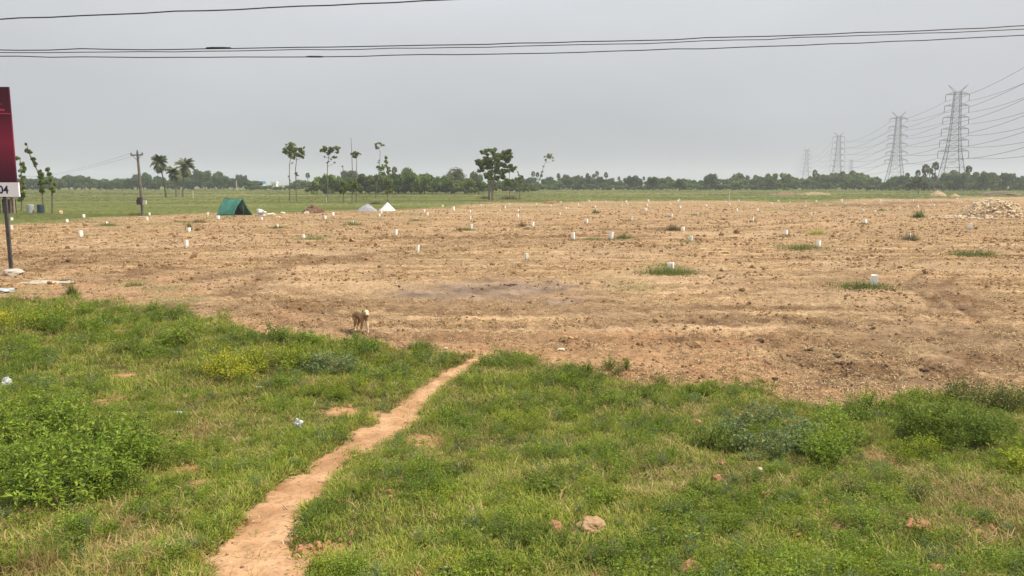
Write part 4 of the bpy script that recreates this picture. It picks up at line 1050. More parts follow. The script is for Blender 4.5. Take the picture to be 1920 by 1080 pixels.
# tall tufts
for px, by, w, h, lab in [(60, 1075, 130, 70, 'tall dry grass tuft in the bottom left corner'), (1860, 745, 110, 40, 'tall thin dry grass spray at the soil edge near the right corner'), (1800, 770, 80, 30, 'shorter dry grass spray left of the tall one at the right corner'), (750, 1075, 90, 46, 'dark lush grass tuft at the bottom edge right of the path'),
                          (370, 985, 110, 40, 'grass tuft beside the left edge of the path near the camera'), (620, 965, 90, 30, 'shaggy grass tuft at the right edge of the path'),
                          (590, 1010, 40, 22, 'small grass tuft creeping onto the path at its right edge'), (660, 790, 90, 26, 'dense grass tuft left of the path bend'),
                          (860, 780, 70, 26, 'dense grass tuft right of the path bend')]:
    g = onground(px, by); k = g.y / FPX
    o = link('grass_tuft', clump_mesh(w * k, w * k * .8, h * k * 1.2, int(w * 3), M_DRYGRASS if 'dry' in lab else M_GRASS, .005, .9, 'grass_tuft'), loc=g)
    tag(o, lab, 'grass tuft', 'tall grass tufts of the verge')

# ---- clods, stones and litter of the verge
def clod_at(px, py, wpx, hpx, mat, label, cat, name='soil_clod', seed=0, sub=2, jag=.35, group=None):
    g = onground(px, py); k = g.y / FPX
    me = ico(0.5, sub, mat, seed, jag, 1.0, name)
    o = link(name, me, loc=(g.x, g.y, g.z + 0.12 * hpx * k), rz=random.uniform(0, 6.28)); o.scale = (wpx * k, wpx * k * random.uniform(.8, 1.1), hpx * k * 1.5)
    tag(o, label, cat, group); return o
for i, (px, py, w, h, lab) in enumerate(RC): clod_at(px, py, w * 1.1, h * 1.1, M_REDCLOD, lab, 'clod', seed=i + 5, jag=.5, group='reddish clods in the verge')
clod_at(1112, 988, 54, 17, plain('bare_earth', (0.42, 0.27, 0.15), .95, .3, 30, bump=.6), 'bare tan earth lump rising from the near grass', 'earth lump', 'earth_lump', 78, 4, .38)
M_BRICK = plain('old_brick', (0.34, 0.15, 0.085), .9, .4, 18, bump=.4)
def brick_fragment():
    g = onground(1718, 992); k = g.y / FPX
    bm = bmesh.new(); bmesh.ops.create_cube(bm, size=1)
    bmesh.ops.subdivide_edges(bm, edges=list(bm.edges), cuts=3, use_grid_fill=True)
    rg = random.Random(3)
    for v in bm.verts:
        if v.co.x < -.3: v.co.x += .3 * (v.co.y + .5) + rg.uniform(-.06, .06)
        v.co += Vector((rg.uniform(-.025, .025), rg.uniform(-.03, .03), rg.uniform(-.05, .05)))
    me = bpy.data.meshes.new('brick_fragment'); bm.to_mesh(me); bm.free(); me.materials.append(M_BRICK)
    o = link('brick_fragment', me, loc=(g.x, g.y, g.z + .025), rz=R(-18)); o.scale = (52 * k, 30 * k, .055); o.rotation_euler = (R(14), R(6), R(-14))
    tag(o, 'broken flat red brick fragment lying in the near right grass', 'brick')
brick_fragment()
M_PALE = plain('pale_stone', (0.50, 0.40, 0.28), .9, .25, 14, bump=.3)
clod_at(1424, 884, 17, 11, M_PALE, 'pale cream stone in the grass below the grey green clump', 'stone', 'pale_stone', 31, 2, .25)
M_DUNG = plain('dark_dung', (0.13, 0.080, 0.047), .95, .6, 12, bump=.6)
DC = [(1425, 643, 16, 8, 'dark dung lump at the left, apart from the dark clod cluster'), (1520, 654, 13, 6, 'dark clod left of the large dark dung lump'), (1570, 668, 19, 10, 'large dark dung lump at the top of the clod cluster'),
 (1578, 684, 15, 10, 'pointed dark clod just below the large dung lump'), (1545, 700, 14, 11, 'brown wedge shaped clod at the left of the cluster'), (1595, 698, 24, 11, 'broad dark clod in the middle of the cluster'),
 (1625, 702, 22, 9, 'flat dark clod right of the cluster middle'), (1645, 707, 22, 9, 'dark clod at the right end of the cluster'), (1600, 722, 15, 10, 'black clod in front of the cluster beside the pale twig'),
 (1453, 713, 14, 7, 'small dark clod left below the cluster near the verge'), (1735, 693, 18, 7, 'dark clod right of the leaning dry stalk'), (1745, 708, 9, 6, 'small dark clod below the one right of the stalk'),
 (1800, 577, 26, 6, 'dark ridge lump in the crack line at the right of the field'), (690, 573, 12, 5, 'dark crumb of soil on the field behind the dog'), (955, 535, 26, 5, 'flat dark mud lump in the grey mud patch')]
for i, (px, py, w, h, lab) in enumerate(DC): clod_at(px, py, w * .85, h * .6, M_DUNG if i not in (4,) else M_REDCLOD, lab, 'clod', 'dark_clod', 40 + i, 3, .75, 'dark clods on the field')
# dry stalks and twigs
def stalk(name, pts, rad, mat, label, cat):
    b = MB(); b.tube(pts, rad, 6); o = link(name, b.mesh(name, mat)); tag(o, label, cat); return o
M_DRYSTALK = plain('dry_stalk', (0.50, 0.37, 0.22), .9, .25, 8)
g = onground(1678, 752); k = g.y / FPX
stalk('dry_stalk', [g, g + Vector((7 * k, 0, 28 * k)), g + Vector((16 * k, .02, 45 * k)), g + Vector((21 * k, .03, 66 * k))], [.013, .011, .009, .005], M_DRYSTALK, 'pale dry stalk leaning at the edge of the right verge', 'stalk')
a = onground(1602, 722); b_ = onground(1642, 720)
stalk('pale_twig', [a + Vector((0, 0, .03)), (a + b_) / 2 + Vector((0, 0, .05)), b_ + Vector((0, 0, .02))], [.008, .008, .004], M_DRYSTALK, 'pale twig lying by the black clod on the field', 'twig')
g = onground(1795, 995); k = g.y / FPX
stalk('seed_stalk', [g + Vector((0, 0, -.02)), g + Vector((.01, 0, 24 * k)), g + Vector((8 * k, .0, 48 * k))], [.004, .004, .002], M_DRYSTALK, 'thin pale stem with a frayed seed head in the near right grass', 'stem')
M_TWIG = plain('brown_twig', (0.17, 0.11, 0.07), .9, .3, 8)
tw = empty('fallen_twig', onground(530, 958))
tw_b = MB(); g0 = tw.location.copy()
w = lambda px, py, dz=.02: onground(px, py) + Vector((0, 0, dz)) - g0
tw_b.tube([w(513, 945), w(528, 952, .035), w(538, 958, .03), w(541, 968)], [.006, .006, .005, .003], 5)
tw_b.tube([w(517, 944), w(530, 948, .04), w(541, 957, .03)], [.004, .004, .003], 5)
tw_b.tube([w(538, 957, .03), w(562, 953, .03), w(590, 944, .02)], [.004, .003, .002], 5)
link('branch', tw_b.mesh('branch', M_TWIG), tw); tag(tw, 'forked brown twig lying on the sandy path', 'twig')
clod_at(481, 1036, 9, 6, M_DARKCLOD, 'small dark pebble on the near end of the path', 'pebble', 'pebble', 61, 1, .2)
# litter
def crumple(wm, hm, mat, seed, name, sub=3, jag=.8):
    from mathutils import noise as mn
    bm = bmesh.new(); bmesh.ops.create_icosphere(bm, subdivisions=sub, radius=.5); off = Vector((seed * 3.7, seed * 1.3, 2))
    for v in bm.verts:
        v.co *= 1 + jag * (mn.noise(v.co * 3.2 + off)) + jag * .4 * mn.noise(v.co * 8 + off)
        v.co.x *= wm; v.co.y *= wm; v.co.z = max(v.co.z, -.3) * hm
    me = bpy.data.meshes.new(name); bm.to_mesh(me); bm.free(); me.materials.append(mat); return me
M_BAG = plain('white_plastic', (0.62, 0.63, 0.65), .35, .08, 6, spec=.5)
M_PAPER = plain('cream_scrap', (0.68, 0.60, 0.45), .8, .15, 8)
M_BLACKBAG = plain('black_plastic', (0.03, 0.03, 0.03), .5, .2, 6, spec=.5)
def litter(name, px, py, wpx, hpx, mat, label, cat, seed):
    g = onground(px, py); k = g.y / FPX
    o = link(name, crumple(wpx * k, hpx * k * 1.2, mat, seed, name), loc=(g.x, g.y, g.z + .35 * hpx * k), rz=random.uniform(0, 6)); tag(o, label, cat); return o
litter('plastic_bag', 560, 804, 13, 19, M_BAG, 'small knotted white plastic bag in the grass left of the path', 'plastic bag', 1)
litter('plastic_bag', 12, 726, 16, 16, M_BAG, 'crumpled white plastic bag at the left edge of the verge', 'plastic bag', 2)
litter('plastic_scrap', 335, 776, 18, 8, plain('grey_plastic', (0.5, 0.52, 0.5), .4, .15, 6), 'thin clear plastic scrap in the pale grass of the left verge', 'plastic scrap', 3)
litter('paper_scrap', 484, 728, 13, 6, M_PAPER, 'small white scrap below the yellow leaved weeds', 'scrap', 4)
litter('paper_scrap', 836, 654, 7, 4, M_PAPER, 'pale scrap in the dark weeds left of the path head', 'scrap', 5)
litter('paper_scrap', 1053, 653, 12, 3, M_PAPER, 'flat pale scrap on the soil right of the path head', 'scrap', 6)
litter('plastic_bag', 836, 1079, 40, 20, M_BLACKBAG, 'glossy black plastic bag with pale streak at the bottom edge', 'plastic bag', 7)
litter('plastic_bag', 490, 404, 15, 11, M_BAG, 'white plastic bags heaped on the soil right of the tent', 'plastic bag', 8)
litter('paper_scrap', 508, 404, 16, 4, M_PAPER, 'cream flat scrap right of the white bags by the tent', 'scrap', 9)
litter('paper_scrap', 530, 400, 9, 3, M_PAPER, 'small pale scrap in the meadow right of the tent', 'scrap', 10)
litter('paper_scrap', 522, 408, 8, 2.5, M_PAPER, 'small pale scrap on the soil below the meadow scrap', 'scrap', 11)
litter('plastic_sheet', 10, 549, 34, 8, plain('silver_plastic', (0.45, 0.47, 0.48), .4, .5, 5), 'crumpled silver plastic at the left edge below the billboard', 'plastic', 12)
litter('dry_leaf', 362, 1018, 22, 12, plain('dry_leaf', (0.30, 0.13, 0.05), .8, .4, 12), 'curled brown dry leaf in the grass left of the path', 'leaf', 13)
a = onground(740, 724); k = a.y / FPX
o = link('wood_strip', (lambda b: (b.box((0, 0, 0), (15 * k, .03, .02)), b.mesh('wood_strip', plain('pale_wood', (.62, .52, .36), .8, .15)))[1])(MB()), loc=a + Vector((0, 0, .03)), rz=R(-4)); tag(o, 'short pale wooden strip in the grass left of the path', 'wood strip')

# ---- billboard at the left edge
def billboard():
    foot = onground(17, 517); D = foot.y; k = D / FPX
    e = empty('billboard', foot)
    def loc(px, py, dy=0): return pt(px, py, D + dy) - e.location
    top = loc(17, 163); mid = loc(32, 342); bot = loc(34, 369)
    zt, zm, zb = top.z, mid.z, bot.z
    xr = 0.5 * (top.x + bot.x); W = 3.6
    m, nt, N, L = newmat('maroon_print'); o = N('ShaderNodeOutputMaterial'); b = N('ShaderNodeBsdfPrincipled'); b.inputs['Roughness'].default_value = .6
    b.inputs['Specular IOR Level'].default_value = .15
    tc = N('ShaderNodeTexCoord'); sx = N('ShaderNodeSeparateXYZ'); L(tc.outputs['Object'], sx.inputs[0])
    mr = N('ShaderNodeMapRange'); mr.inputs['From Min'].default_value = zm; mr.inputs['From Max'].default_value = zt; L(sx.outputs['Z'], mr.inputs['Value'])
    r = ramp(N, [(0.0, (0.060, 0.012, 0.025)), (0.14, (0.10, 0.015, 0.032)), (0.42, (0.24, 0.022, 0.052)), (0.62, (0.16, 0.016, 0.038)), (0.70, (0.10, 0.013, 0.03)), (1.0, (0.075, 0.014, 0.028))])
    L(mr.outputs[0], r.inputs[0]); L(r.outputs[0], b.inputs['Base Color']); L(b.outputs[0], o.inputs[0])
    q = MB(); q.box((xr - W / 2, 0, (zt + zm) / 2), (W, .06, zt - zm)); link('printed_panel', q.mesh('printed_panel', m), e)
    m2 = plain('red_streak', (0.55, 0.05, 0.10), .6, .3, 3); m3 = plain('dark_streak', (0.10, 0.012, 0.03), .6, .2, 3)
    zs = loc(0, 213).z
    st = MB()
    for dz, hh, x0, x1 in ((0.0, .045, -1.6, -.01), (.12, .10, -1.5, -.18), (.30, .03, -1.2, -.25)):
        st.add([(xr + x0, -.034, zs + dz + hh * .2), (xr + x1, -.034, zs + dz - hh * .4), (xr + x1, -.034, zs + dz + hh * .2), (xr + x0, -.034, zs + dz + hh)], [(0, 1, 2, 3)])
    link('printed_streak', st.mesh('printed_streak', m2), e)
    q = MB(); q.box((xr + .05 - W / 2, -.012, (zm + zb) / 2), (W + .02, .07, zm - zb - .004)); stp = link('number_strip', q.mesh('number_strip', M_WHITE), e)
    cu = bpy.data.curves.new('lettering', 'FONT'); cu.body = '04'; cu.size = 1; cu.offset = .025; cu.extrude = .004
    to = bpy.data.objects.new('lettering', cu); COL.objects.link(to)
    bpy.context.view_layer.update()
    me = bpy.data.meshes.new_from_object(to.evaluated_get(bpy.context.evaluated_depsgraph_get()))
    bpy.data.objects.remove(to); me.materials.clear(); me.materials.append(M_NAVY)
    co = np.array([v.co for v in me.vertices]); wx = co[:, 0].max() - co[:, 0].min(); hx = co[:, 1].max() - co[:, 1].min()
    sc = 15 * k / hx; xe = loc(18.5, 355).x
    t = link('lettering', me, stp, loc=(xe - co[:, 0].max() * sc, -.052, (zm + zb) / 2 - 7.5 * k - co[:, 1].min() * sc)); t.rotation_euler = (math.pi / 2, 0, 0); t.scale = (sc * .95, sc, sc)
    q = MB()
    q.box((xr - W / 2, .075, zb + .10), (W - .1, .05, .06)); q.box((xr - W / 2, .075, zt - .15), (W - .1, .05, .06)); q.box((xr - W / 2, .075, (zb + zt) / 2), (W - .1, .05, .06))
    link('rail', q.mesh('rail', M_POST), e)
    for xx in (0.0, -2.9):
        q = MB(); q.box((xx, .14, (zt + zb) / 2 * .5 + zb * .25 - .2), (.10, .08, (zt + zb) / 2 + .4 + zb * .5)); link('post', q.mesh('post', M_POST), e)
        link('concrete_footing', crumple(.62, .30, M_CONC, 3 + xx, 'concrete_footing', 2, .35), e, loc=(xx + .05, .12, .05))
    tag(e, 'maroon billboard on a dark post cut off by the left edge, white strip reading 04', 'billboard')
billboard()
sp_g = onground(85, 530)
q = crumple(2.1, .12, plain('pale_rubble', (0.46, 0.39, 0.30), .95, .35, 7, bump=.5), 9, 'spilled_mortar', 3, .5)
o = link('spilled_mortar', q, loc=(sp_g.x, sp_g.y, sp_g.z - .01)); o.scale = (1, .4, 1); tag(o, 'flat pale spill of mortar on the ground beside the billboard post', 'mortar spill')
g = onground(128, 527); stalk('dark_stick', [g + Vector((-.35, 0, .05)), g + Vector((0, .02, .07)), g + Vector((.25, 0, .03))], [.025, .03, .02], M_TWIG, 'dark stick lying right of the mortar spill', 'stick')
litter('paper_scrap', 129, 529, 7, 4, M_BAG, 'white scrap on the dark stick beside the mortar spill', 'scrap', 21)

# ---- utility pole and its lines
def utility_pole():
    g = onground(268, 405); D = g.y; k = D / FPX; Hh = 118 * k
    e = empty('utility_pole', g); e.rotation_euler = (0, R(-1.4), 0)
    q = MB(); q.tube([(0, 0, -.2), (0, 0, Hh * .5), (0, 0, Hh)], [.15, .135, .105], 8); link('pole', q.mesh('pole', M_POLE), e)
    q = MB(); q.box((0, -.16, Hh - .30), (1.15, .09, .11)); q.bar((-.4, -.15, Hh - .33), (-.02, -.15, Hh - .8), .025); q.bar((.4, -.15, Hh - .33), (.02, -.15, Hh - .8), .025)
    link('crossarm', q.mesh('crossarm', M_POLE), e)
    for x in (-.52, 0.52, 0.0):
        q = MB(); z0 = Hh - .245 if x else Hh; q.tube([(x, -.16 if x else 0, z0), (x, -.16 if x else 0, z0 + .1), (x, -.16 if x else 0, z0 + .18)], [.05, .07, .03], 6); link('insulator', q.mesh('insulator', M_INSUL), e)
    q = MB(); q.box((-.10, -.28, 26 * k), (.42, .24, .50)); bx = link('switch_box', q.mesh('switch_box', plain('dark_box', (.05, .045, .045), .7, .2)), e)
    q = MB(); q.box((.38, -.22, 25 * k), (.30, .2, .34)); link('meter_box', q.mesh('meter_box', plain('pale_box', (.55, .55, .52), .6, .15)), e)
    q = MB(); q.box((-.05, -.20, 31 * k), (.5, .06, .35)); link('bracket', q.mesh('bracket', M_POST), e)
    tag(e, 'weathered utility pole with a crossarm and a box, leaning slightly at left', 'utility pole')
    top = Vector((g.x, g.y, g.z + Hh)); return top
ptop = utility_pole()
g = onground(272, 408); q = MB(); q.box((0, 0, 0), (1.3, .9, .08)); o = link('concrete_slab', q.mesh('concrete_slab', M_CONC), loc=g, rz=.1); tag(o, 'pale concrete slab on the ground at the utility pole foot', 'slab')
def wire(name, a, b, sag, rad, mat, label, cat, group=None, n=40, wob=0.0):
    a = Vector(a); b = Vector(b); pts = []
    for i in range(n + 1):
        t = i / n; p = a.lerp(b, t); p.z -= 4 * sag * t * (1 - t) - (wob * random.uniform(-1, 1)); pts.append(p)
    q = MB(); q.tube(pts, rad, 5); o = link(name, q.mesh(name, mat)); tag(o, label, cat, group); return o
farl = pt(20, 326, 240)
q = MB(); q.tube([(0, 0, -.2), (0, 0, 8)], [.15, .1], 6); q.box((0, 0, 7.6), (1.4, .1, .12))
for i, (dx, dz) in enumerate(((-.52, -.1), (.52, -.1))):
    wire('service_wire', ptop + Vector((dx, -.16, dz)), farl + Vector((dx, 0, 0)), 1.4, .009, M_CABLE,
         ('thin upper wire' if i else 'thin lower wire') + ' sagging away to the left from the utility pole', 'wire', 'thin wires of the utility pole')
# ---- cables across the road side
def cable(pix, D, rad, label):
    """pix: points of the cable as seen; it hangs in the vertical plane at distance D and runs on beyond the view"""
    xs = np.array([p[0] for p in pix], float); ys = np.array([p[1] for p in pix], float)
    c = np.polyfit(xs / 1000, ys, 2)
    P = [pt(x, float(np.polyval(c, x / 1000)) if -300 <= x <= 2200 else float(np.polyval(c, np.clip(x, -300, 2200) / 1000) + (x - np.clip(x, -300, 2200)) * np.polyval(np.polyder(c), np.clip(x, -300, 2200) / 1000) / 1000), D) for x in np.linspace(-1600, 3600, 90)]
    for p in P: p.z += random.gauss(0, .004)
    q = MB(); q.tube(P, rad, 6); o = link('overhead_cable', q.mesh('overhead_cable', M_CABLE)); tag(o, label, 'cable', 'black cables across the sky'); return o
cable([(0, 37), (200, 26.5), (450, 17), (700, 7), (860, -1), (1300, -22)], 10.5, .0085, 'topmost black cable crossing the upper left of the sky alone')
cable([(0, 93.5), (400, 90), (850, 86), (1200, 75), (1500, 64), (1920, 49.5)], 11.0, .0072, 'upper one of the three black cables crossing the whole sky')
cable([(0, 98), (400, 95.5), (780, 93), (1200, 80), (1500, 69), (1920, 56)], 11.6, .0062, 'middle one of the three black cables crossing the whole sky')
cable([(0, 105.5), (400, 106.5), (700, 106.5), (960, 101), (1400, 86), (1920, 67)], 12.2, .0074, 'lowest of the three black cables crossing the whole sky')
for px, py, D, l, lab in ((410, 90, 11.0, .34, 'dark taped joint on the upper cable at left'), (590, 106.5, 12.2, .26, 'dark taped joint on the lowest cable left of the middle')):
    p = pt(px, py, D); q = MB(); q.tube([p + Vector((-l / 2, -.003, 0)), p + Vector((-l / 4, -.003, .002)), p + Vector((l / 4, -.003, .001)), p + Vector((l / 2, -.003, 0))], [.0105, .014, .014, .0105], 6)
    o = link('cable_joint', q.mesh('cable_joint', M_CABLE)); tag(o, lab, 'cable joint')

# ---- tent
def tent():
    D = onground(440, 404).y; g = onground(440, 404); k = D / FPX
    e = empty('tarp_tent', g)
    L_ = lambda px, z, dy: Vector(((px - 440) * k, dy, z))
    hR = 31.5 * k; dep = 2.3
    m, nt, N, Lk = newmat('green_tarp'); o = N('ShaderNodeOutputMaterial'); b = N('ShaderNodeBsdfPrincipled'); b.inputs['Roughness'].default_value = .55
    tc = N('ShaderNodeTexCoord'); nz = N('ShaderNodeTexNoise'); nz.inputs['Scale'].default_value = 1.6; nz.inputs['Detail'].default_value = 4; Lk(tc.outputs['Object'], nz.inputs['Vector'])
    r = ramp(N, [(.3, (.030, .165, .120)), (.7, (.085, .31, .24))]); Lk(nz.outputs['Fac'], r.inputs[0]); Lk(r.outputs[0], b.inputs['Base Color'])
    tr = N('ShaderNodeBsdfTranslucent'); Lk(r.outputs[0], tr.inputs[0]); ms = N('ShaderNodeMixShader'); ms.inputs[0].default_value = .30
    Lk(b.outputs[0], ms.inputs[1]); Lk(tr.outputs[0], ms.inputs[2]); Lk(ms.outputs[0], o.inputs[0])
    # ridge from rear left to front right, open gable facing right-front
    rl, rr = L_(416, hR, 1.0), L_(455, hR * 1.0, .25)
    fl, frr = L_(408, 0, -.2), L_(442, 0, -.55)      # foot of the near slope
    bl, br = L_(430, 0, 2.2), L_(468, 0, 1.0)        # foot of the far slope
    def sheet(a, b_, c, d, nx=14, ny=10, amp=.05, name='tarp'):
        V = []; F = []
        for j in range(ny + 1):
            for i in range(nx + 1):
                u, v = i / nx, j / ny
                p = a.lerp(b_, u).lerp(d.lerp(c, u), v)
                n = (b_ - a).cross(d - a).normalized()
                s_ = math.sin(math.pi * v)
                p += n * (amp * s_ * (math.sin(u * 9 + v * 2) * .6 + random.uniform(-.5, .5)) - .12 * s_)
                p.z -= .10 * math.sin(math.pi * u) * (1 - v)
                V.append(p)
        for j in range(ny):
            for i in range(nx): a0 = j * (nx + 1) + i; F.append((a0, a0 + 1, a0 + nx + 2, a0 + nx + 1))
        q = MB(); q.add(V, F); me = q.mesh(name, m, True); ob = link(name, me, e)
        sd = ob.modifiers.new('thickness', 'SOLIDIFY'); sd.thickness = .015; return ob
    sheet(rl, rr, frr, fl, name='near_slope'); sheet(rl, rr, br, bl, amp=.03, name='far_slope')
    # rear gable
    q = MB(); q.add([rl, fl, bl], [(0, 1, 2)]); ob = link('rear_flap', q.mesh('rear_flap', m), e); sd = ob.modifiers.new('thickness', 'SOLIDIFY'); sd.thickness = .012
    # near-black sheet added inside the opening, standing in for the tent's inner shade
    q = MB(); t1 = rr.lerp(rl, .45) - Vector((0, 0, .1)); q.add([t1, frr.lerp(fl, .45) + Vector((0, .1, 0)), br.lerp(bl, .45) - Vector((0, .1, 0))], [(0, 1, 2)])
    ob = link('inner_shade_sheet', q.mesh('inner_shade_sheet', plain('inner_shade_dark', (.02, .02, .022), .9, .2)), e); sd = ob.modifiers.new('thickness', 'SOLIDIFY'); sd.thickness = .01
    q = MB(); q.bar(rl + Vector((-.1, 0, .02)), rr + Vector((.12, 0, .0)), .03); q.bar(rr - Vector((0, 0, .03)), Vector((rr.x, rr.y, -.1)), .03); q.bar(rl - Vector((0, 0, .03)), Vector((rl.x + .05, rl.y, -.1)), .03)
    link('ridge_pole', q.mesh('ridge_pole', M_POLE), e)
    tag(e, 'green tarpaulin tent with a dark open end at the edge of the meadow', 'tent')
tent()

# ---- piles
def pile(name, px, by, wpx, hpx, mat, label, cat, seed, rough=.12, pow_=1.0, sub=5):
    from mathutils import noise as mn
    g = onground(px, by); k = g.y / FPX; bm = bmesh.new()
    bmesh.ops.create_grid(bm, x_segments=28, y_segments=20, size=.5)
    off = Vector((seed * 5.1, seed, 0))
    for v in bm.verts:
        r = math.hypot(v.co.x, v.co.y) * 2
        n = mn.noise(v.co * 4 + off) * .5 + mn.noise(v.co * 11 + off) * .5
        h = max(0, 1 - r * (1 + .15 * mn.noise(v.co * 2.2 + off))) ** pow_
        v.co.z = h * (1 + n * rough * 2) + n * rough * .3 * (1 if h > 0 else 0) - .04
    me = bpy.data.meshes.new(name); bm.to_mesh(me); bm.free(); me.materials.append(mat)
    me.polygons.foreach_set('use_smooth', np.ones(len(me.polygons), dtype=bool))
    o = link(name, me, loc=(g.x, g.y + wpx * k * .3, g.z)); o.scale = (wpx * k, wpx * k * .75, hpx * k); tag(o, label, cat); return o
pile('gravel_pile', 686, 396, 40, 14, plain('grey_gravel', (.30, .30, .33), .95, .35, 14, bump=.4), 'low grey gravel pile at the meadow edge left of the white sand', 'gravel pile', 2, .14, .75)
pile('sand_pile', 725, 395, 33, 16, plain('white_sand', (.72, .71, .68), .95, .12, 14, bump=.3), 'pointed white sand pile at the meadow edge', 'sand pile', 4, .08, 1.0)
def earth_pile():
    g = onground(584, 400); k = g.y / FPX
    e = empty('earth_pile', g)
    ms = [make_clod(.5, plain('brown_earth', (.20, .115, .075), .95, .5, 6), 'clod', 20 + i, 1, .8, .4) for i in range(4)]
    b = pile('mound', 584, 400, 42, 13, plain('brown_earth_base', (.19, .11, .07), .95, .5, 7, bump=.5), None, None, 8, .3, .6)
    b.parent = e; b.location = (0, .6, 0)
    for i in range(60):
        r = random.random() ** .6; a = random.uniform(0, 6.283); h = (1 - r) ** .7
        o = link('clod', random.choice(ms), e, loc=(21 * k * r * math.cos(a), .6 + 14 * k * r * math.sin(a), 13 * k * h), rz=random.uniform(0, 6)); s_ = random.uniform(.16, .42); o.scale = (s_, s_, s_)
    tag(e, 'brown heap of dug earth clods at the meadow edge right of the tent', 'earth heap')
earth_pile()
clod_at(575, 401, 12, 5, M_PALE, 'pale lump at the foot of the brown earth heap', 'stone', 'pale_lump', 71, 2, .3)
def rubble_heap():
    g = onground(1880, 412); k = g.y / FPX
    e = empty('rubble_heap', g)
    W, Hh, Dp = 190 * k, 35 * k, 6.0
    mat = leafmat('rubble_stone', [(0.0, (.30, .21, .12)), (.5, (.52, .40, .25)), (1.0, (.70, .60, .45))], 0, rough=.95, tonew=.9)
    from mathutils import noise as mn
    def hh(x, y):
        r = math.hypot(x / (W / 2), y / (Dp / 2)); cx = math.hypot((x - .9) / (W / 2 * .74), y / (Dp / 2 * .85))
        return Hh * max(0, max(.30 * (1 - r), (1.0 + .18 * mn.noise(Vector((x * .9, y * .9, 3)))) * (1 - cx ** 2.6)))
    bm = bmesh.new(); bmesh.ops.create_grid(bm, x_segments=50, y_segments=30, size=.5)
    for v in bm.verts:
        x, y = v.co.x * W, v.co.y * Dp; v.co.x, v.co.y = x, y
        h = hh(x, y); v.co.z = h - .10 + (.16 * mn.noise(Vector((x * 2, y * 2, 1))) if h > 0 else 0)
    me = bpy.data.meshes.new('mound'); bm.to_mesh(me); bm.free(); me.materials.append(plain('rubble_soil', (.46, .33, .19), .95, .5, 3, bump=.5)); link('mound', me, e, loc=(0, Dp * .5, 0))
    ms = [make_clod(.5, mat, 'stone', 50 + i, 1, .75, .35) for i in range(8)]
    for i in range(290):
        for _ in range(20):
            x = random.uniform(-W / 2, W / 2); y = -Dp / 2 * random.random() ** .7
            if hh(x, y) > .05 or (random.random() < .1 and abs(x) < W * .45): break
        s_ = random.choice((.12, .16, .2, .2, .26, .34)) * random.uniform(.8, 1.2)
        o = link('stone', random.choice(ms), e, loc=(x, y + Dp * .5, hh(x, y) + s_ * .05), rz=random.uniform(0, 6)); o.scale = (s_, s_, s_ * random.uniform(.6, 1.0)); o.rotation_euler.x = random.uniform(-.5, .5)
    b = MB()
    for i in range(700):
        x = random.uniform(-W / 2, W / 2); y = random.uniform(-Dp / 2, Dp / 2); h = hh(x, y)
        if h <= .02: continue
        s_ = random.uniform(.04, .10); P = rnd_dir(6) * s_
        b.add([Vector((x, y + Dp / 2, h + .02)) + Vector(p) for p in ((s_, 0, 0), (-s_, 0, 0), (0, s_, 0), (0, -s_, 0), (0, 0, s_ * .8), (0, 0, -s_))], [(0, 2, 4), (2, 1, 4), (1, 3, 4), (3, 0, 4), (2, 0, 5), (1, 2, 5), (3, 1, 5), (0, 3, 5)])
    o = link('small_rubble', b.mesh('small_rubble', mat), e); o['kind'] = 'stuff'
    o = link('stone', ms[0], e, loc=((1867 - 1880) * k, -.2, .55)); o.scale = (.5, .4, .45); o['label'] = 'largest pale block low on the front of the heap'
    tag(e, 'large tan heap of broken stone rubble at the right edge of the field', 'rubble heap')
rubble_heap()
M_TANSOIL = plain('tan_soil', (.42, .29, .17), .95, .35, 4, bump=.4)
pile('soil_pile', 1763, 368, 30, 11, M_TANSOIL, 'rounded tan soil pile in the far meadow at right under the big pylon', 'soil pile', 11, .1, .6)
pile('soil_pile', 1793, 369, 18, 6, M_TANSOIL, 'small low soil pile right of the rounded tan soil pile', 'soil pile', 12, .1, .6)
pile('soil_pile', 1480, 366, 60, 5, plain('red_soil', (.21, .135, .08), .95, .5, 9), 'long low reddish soil bank in the far meadow right of centre', 'soil bank', 13, .7, .5)
pile('soil_pile', 1535, 365, 60, 4, plain('pale_bank_soil', (.30, .23, .12), .95, .55, 9), 'long low pale soil bank right of the reddish bank', 'soil bank', 14, .7, .5)
pile('soil_pile', 1890, 366, 80, 7, plain('dark_soil', (.15, .12, .07), .95, .5, 2), 'dark low bank behind the rubble heap', 'soil bank', 15, .3, .35)
pile('soil_pile', 1035, 382, 30, 5, plain('red_soil_2', (.24, .13, .085), .95, .4, 3), 'small reddish soil bank at the meadow edge below the leaning slim tree', 'soil bank', 16, .3, .4)

# ---- things by the left edge
def drum(px, by, mat, label, rings=True):
    g = onground(px, by); k = g.y / FPX; e = empty('drum', g)
    r, h = 6.2 * k, 15.5 * k; b = MB(); pts = []; rad = []
    for z, f in ((0, .96), (.03, 1), (.31, 1), (.33, 1.05), (.35, 1), (.64, 1), (.66, 1.05), (.68, 1), (.97, 1), (1, .97)): pts.append((0, 0, z * h)); rad.append(r * f)
    b.tube(pts, rad, 20); link('drum_body', b.mesh('drum_body', mat), e)
    b = MB(); b.tube([(0, 0, h), (0, 0, h + .02)], [r * .92, r * .90], 20); link('lid', b.mesh('lid', mat), e)
    tag(e, label, 'drum'); return e
drum(57.5, 399.5, plain('grey_drum', (.36, .37, .38), .7, .2, 3), 'pale grey drum standing in the meadow near the slim trees at left')
drum(77, 399.5, plain('blue_drum', (.035, .05, .075), .5, .3, 3), 'dark blue drum standing right of the grey drum')
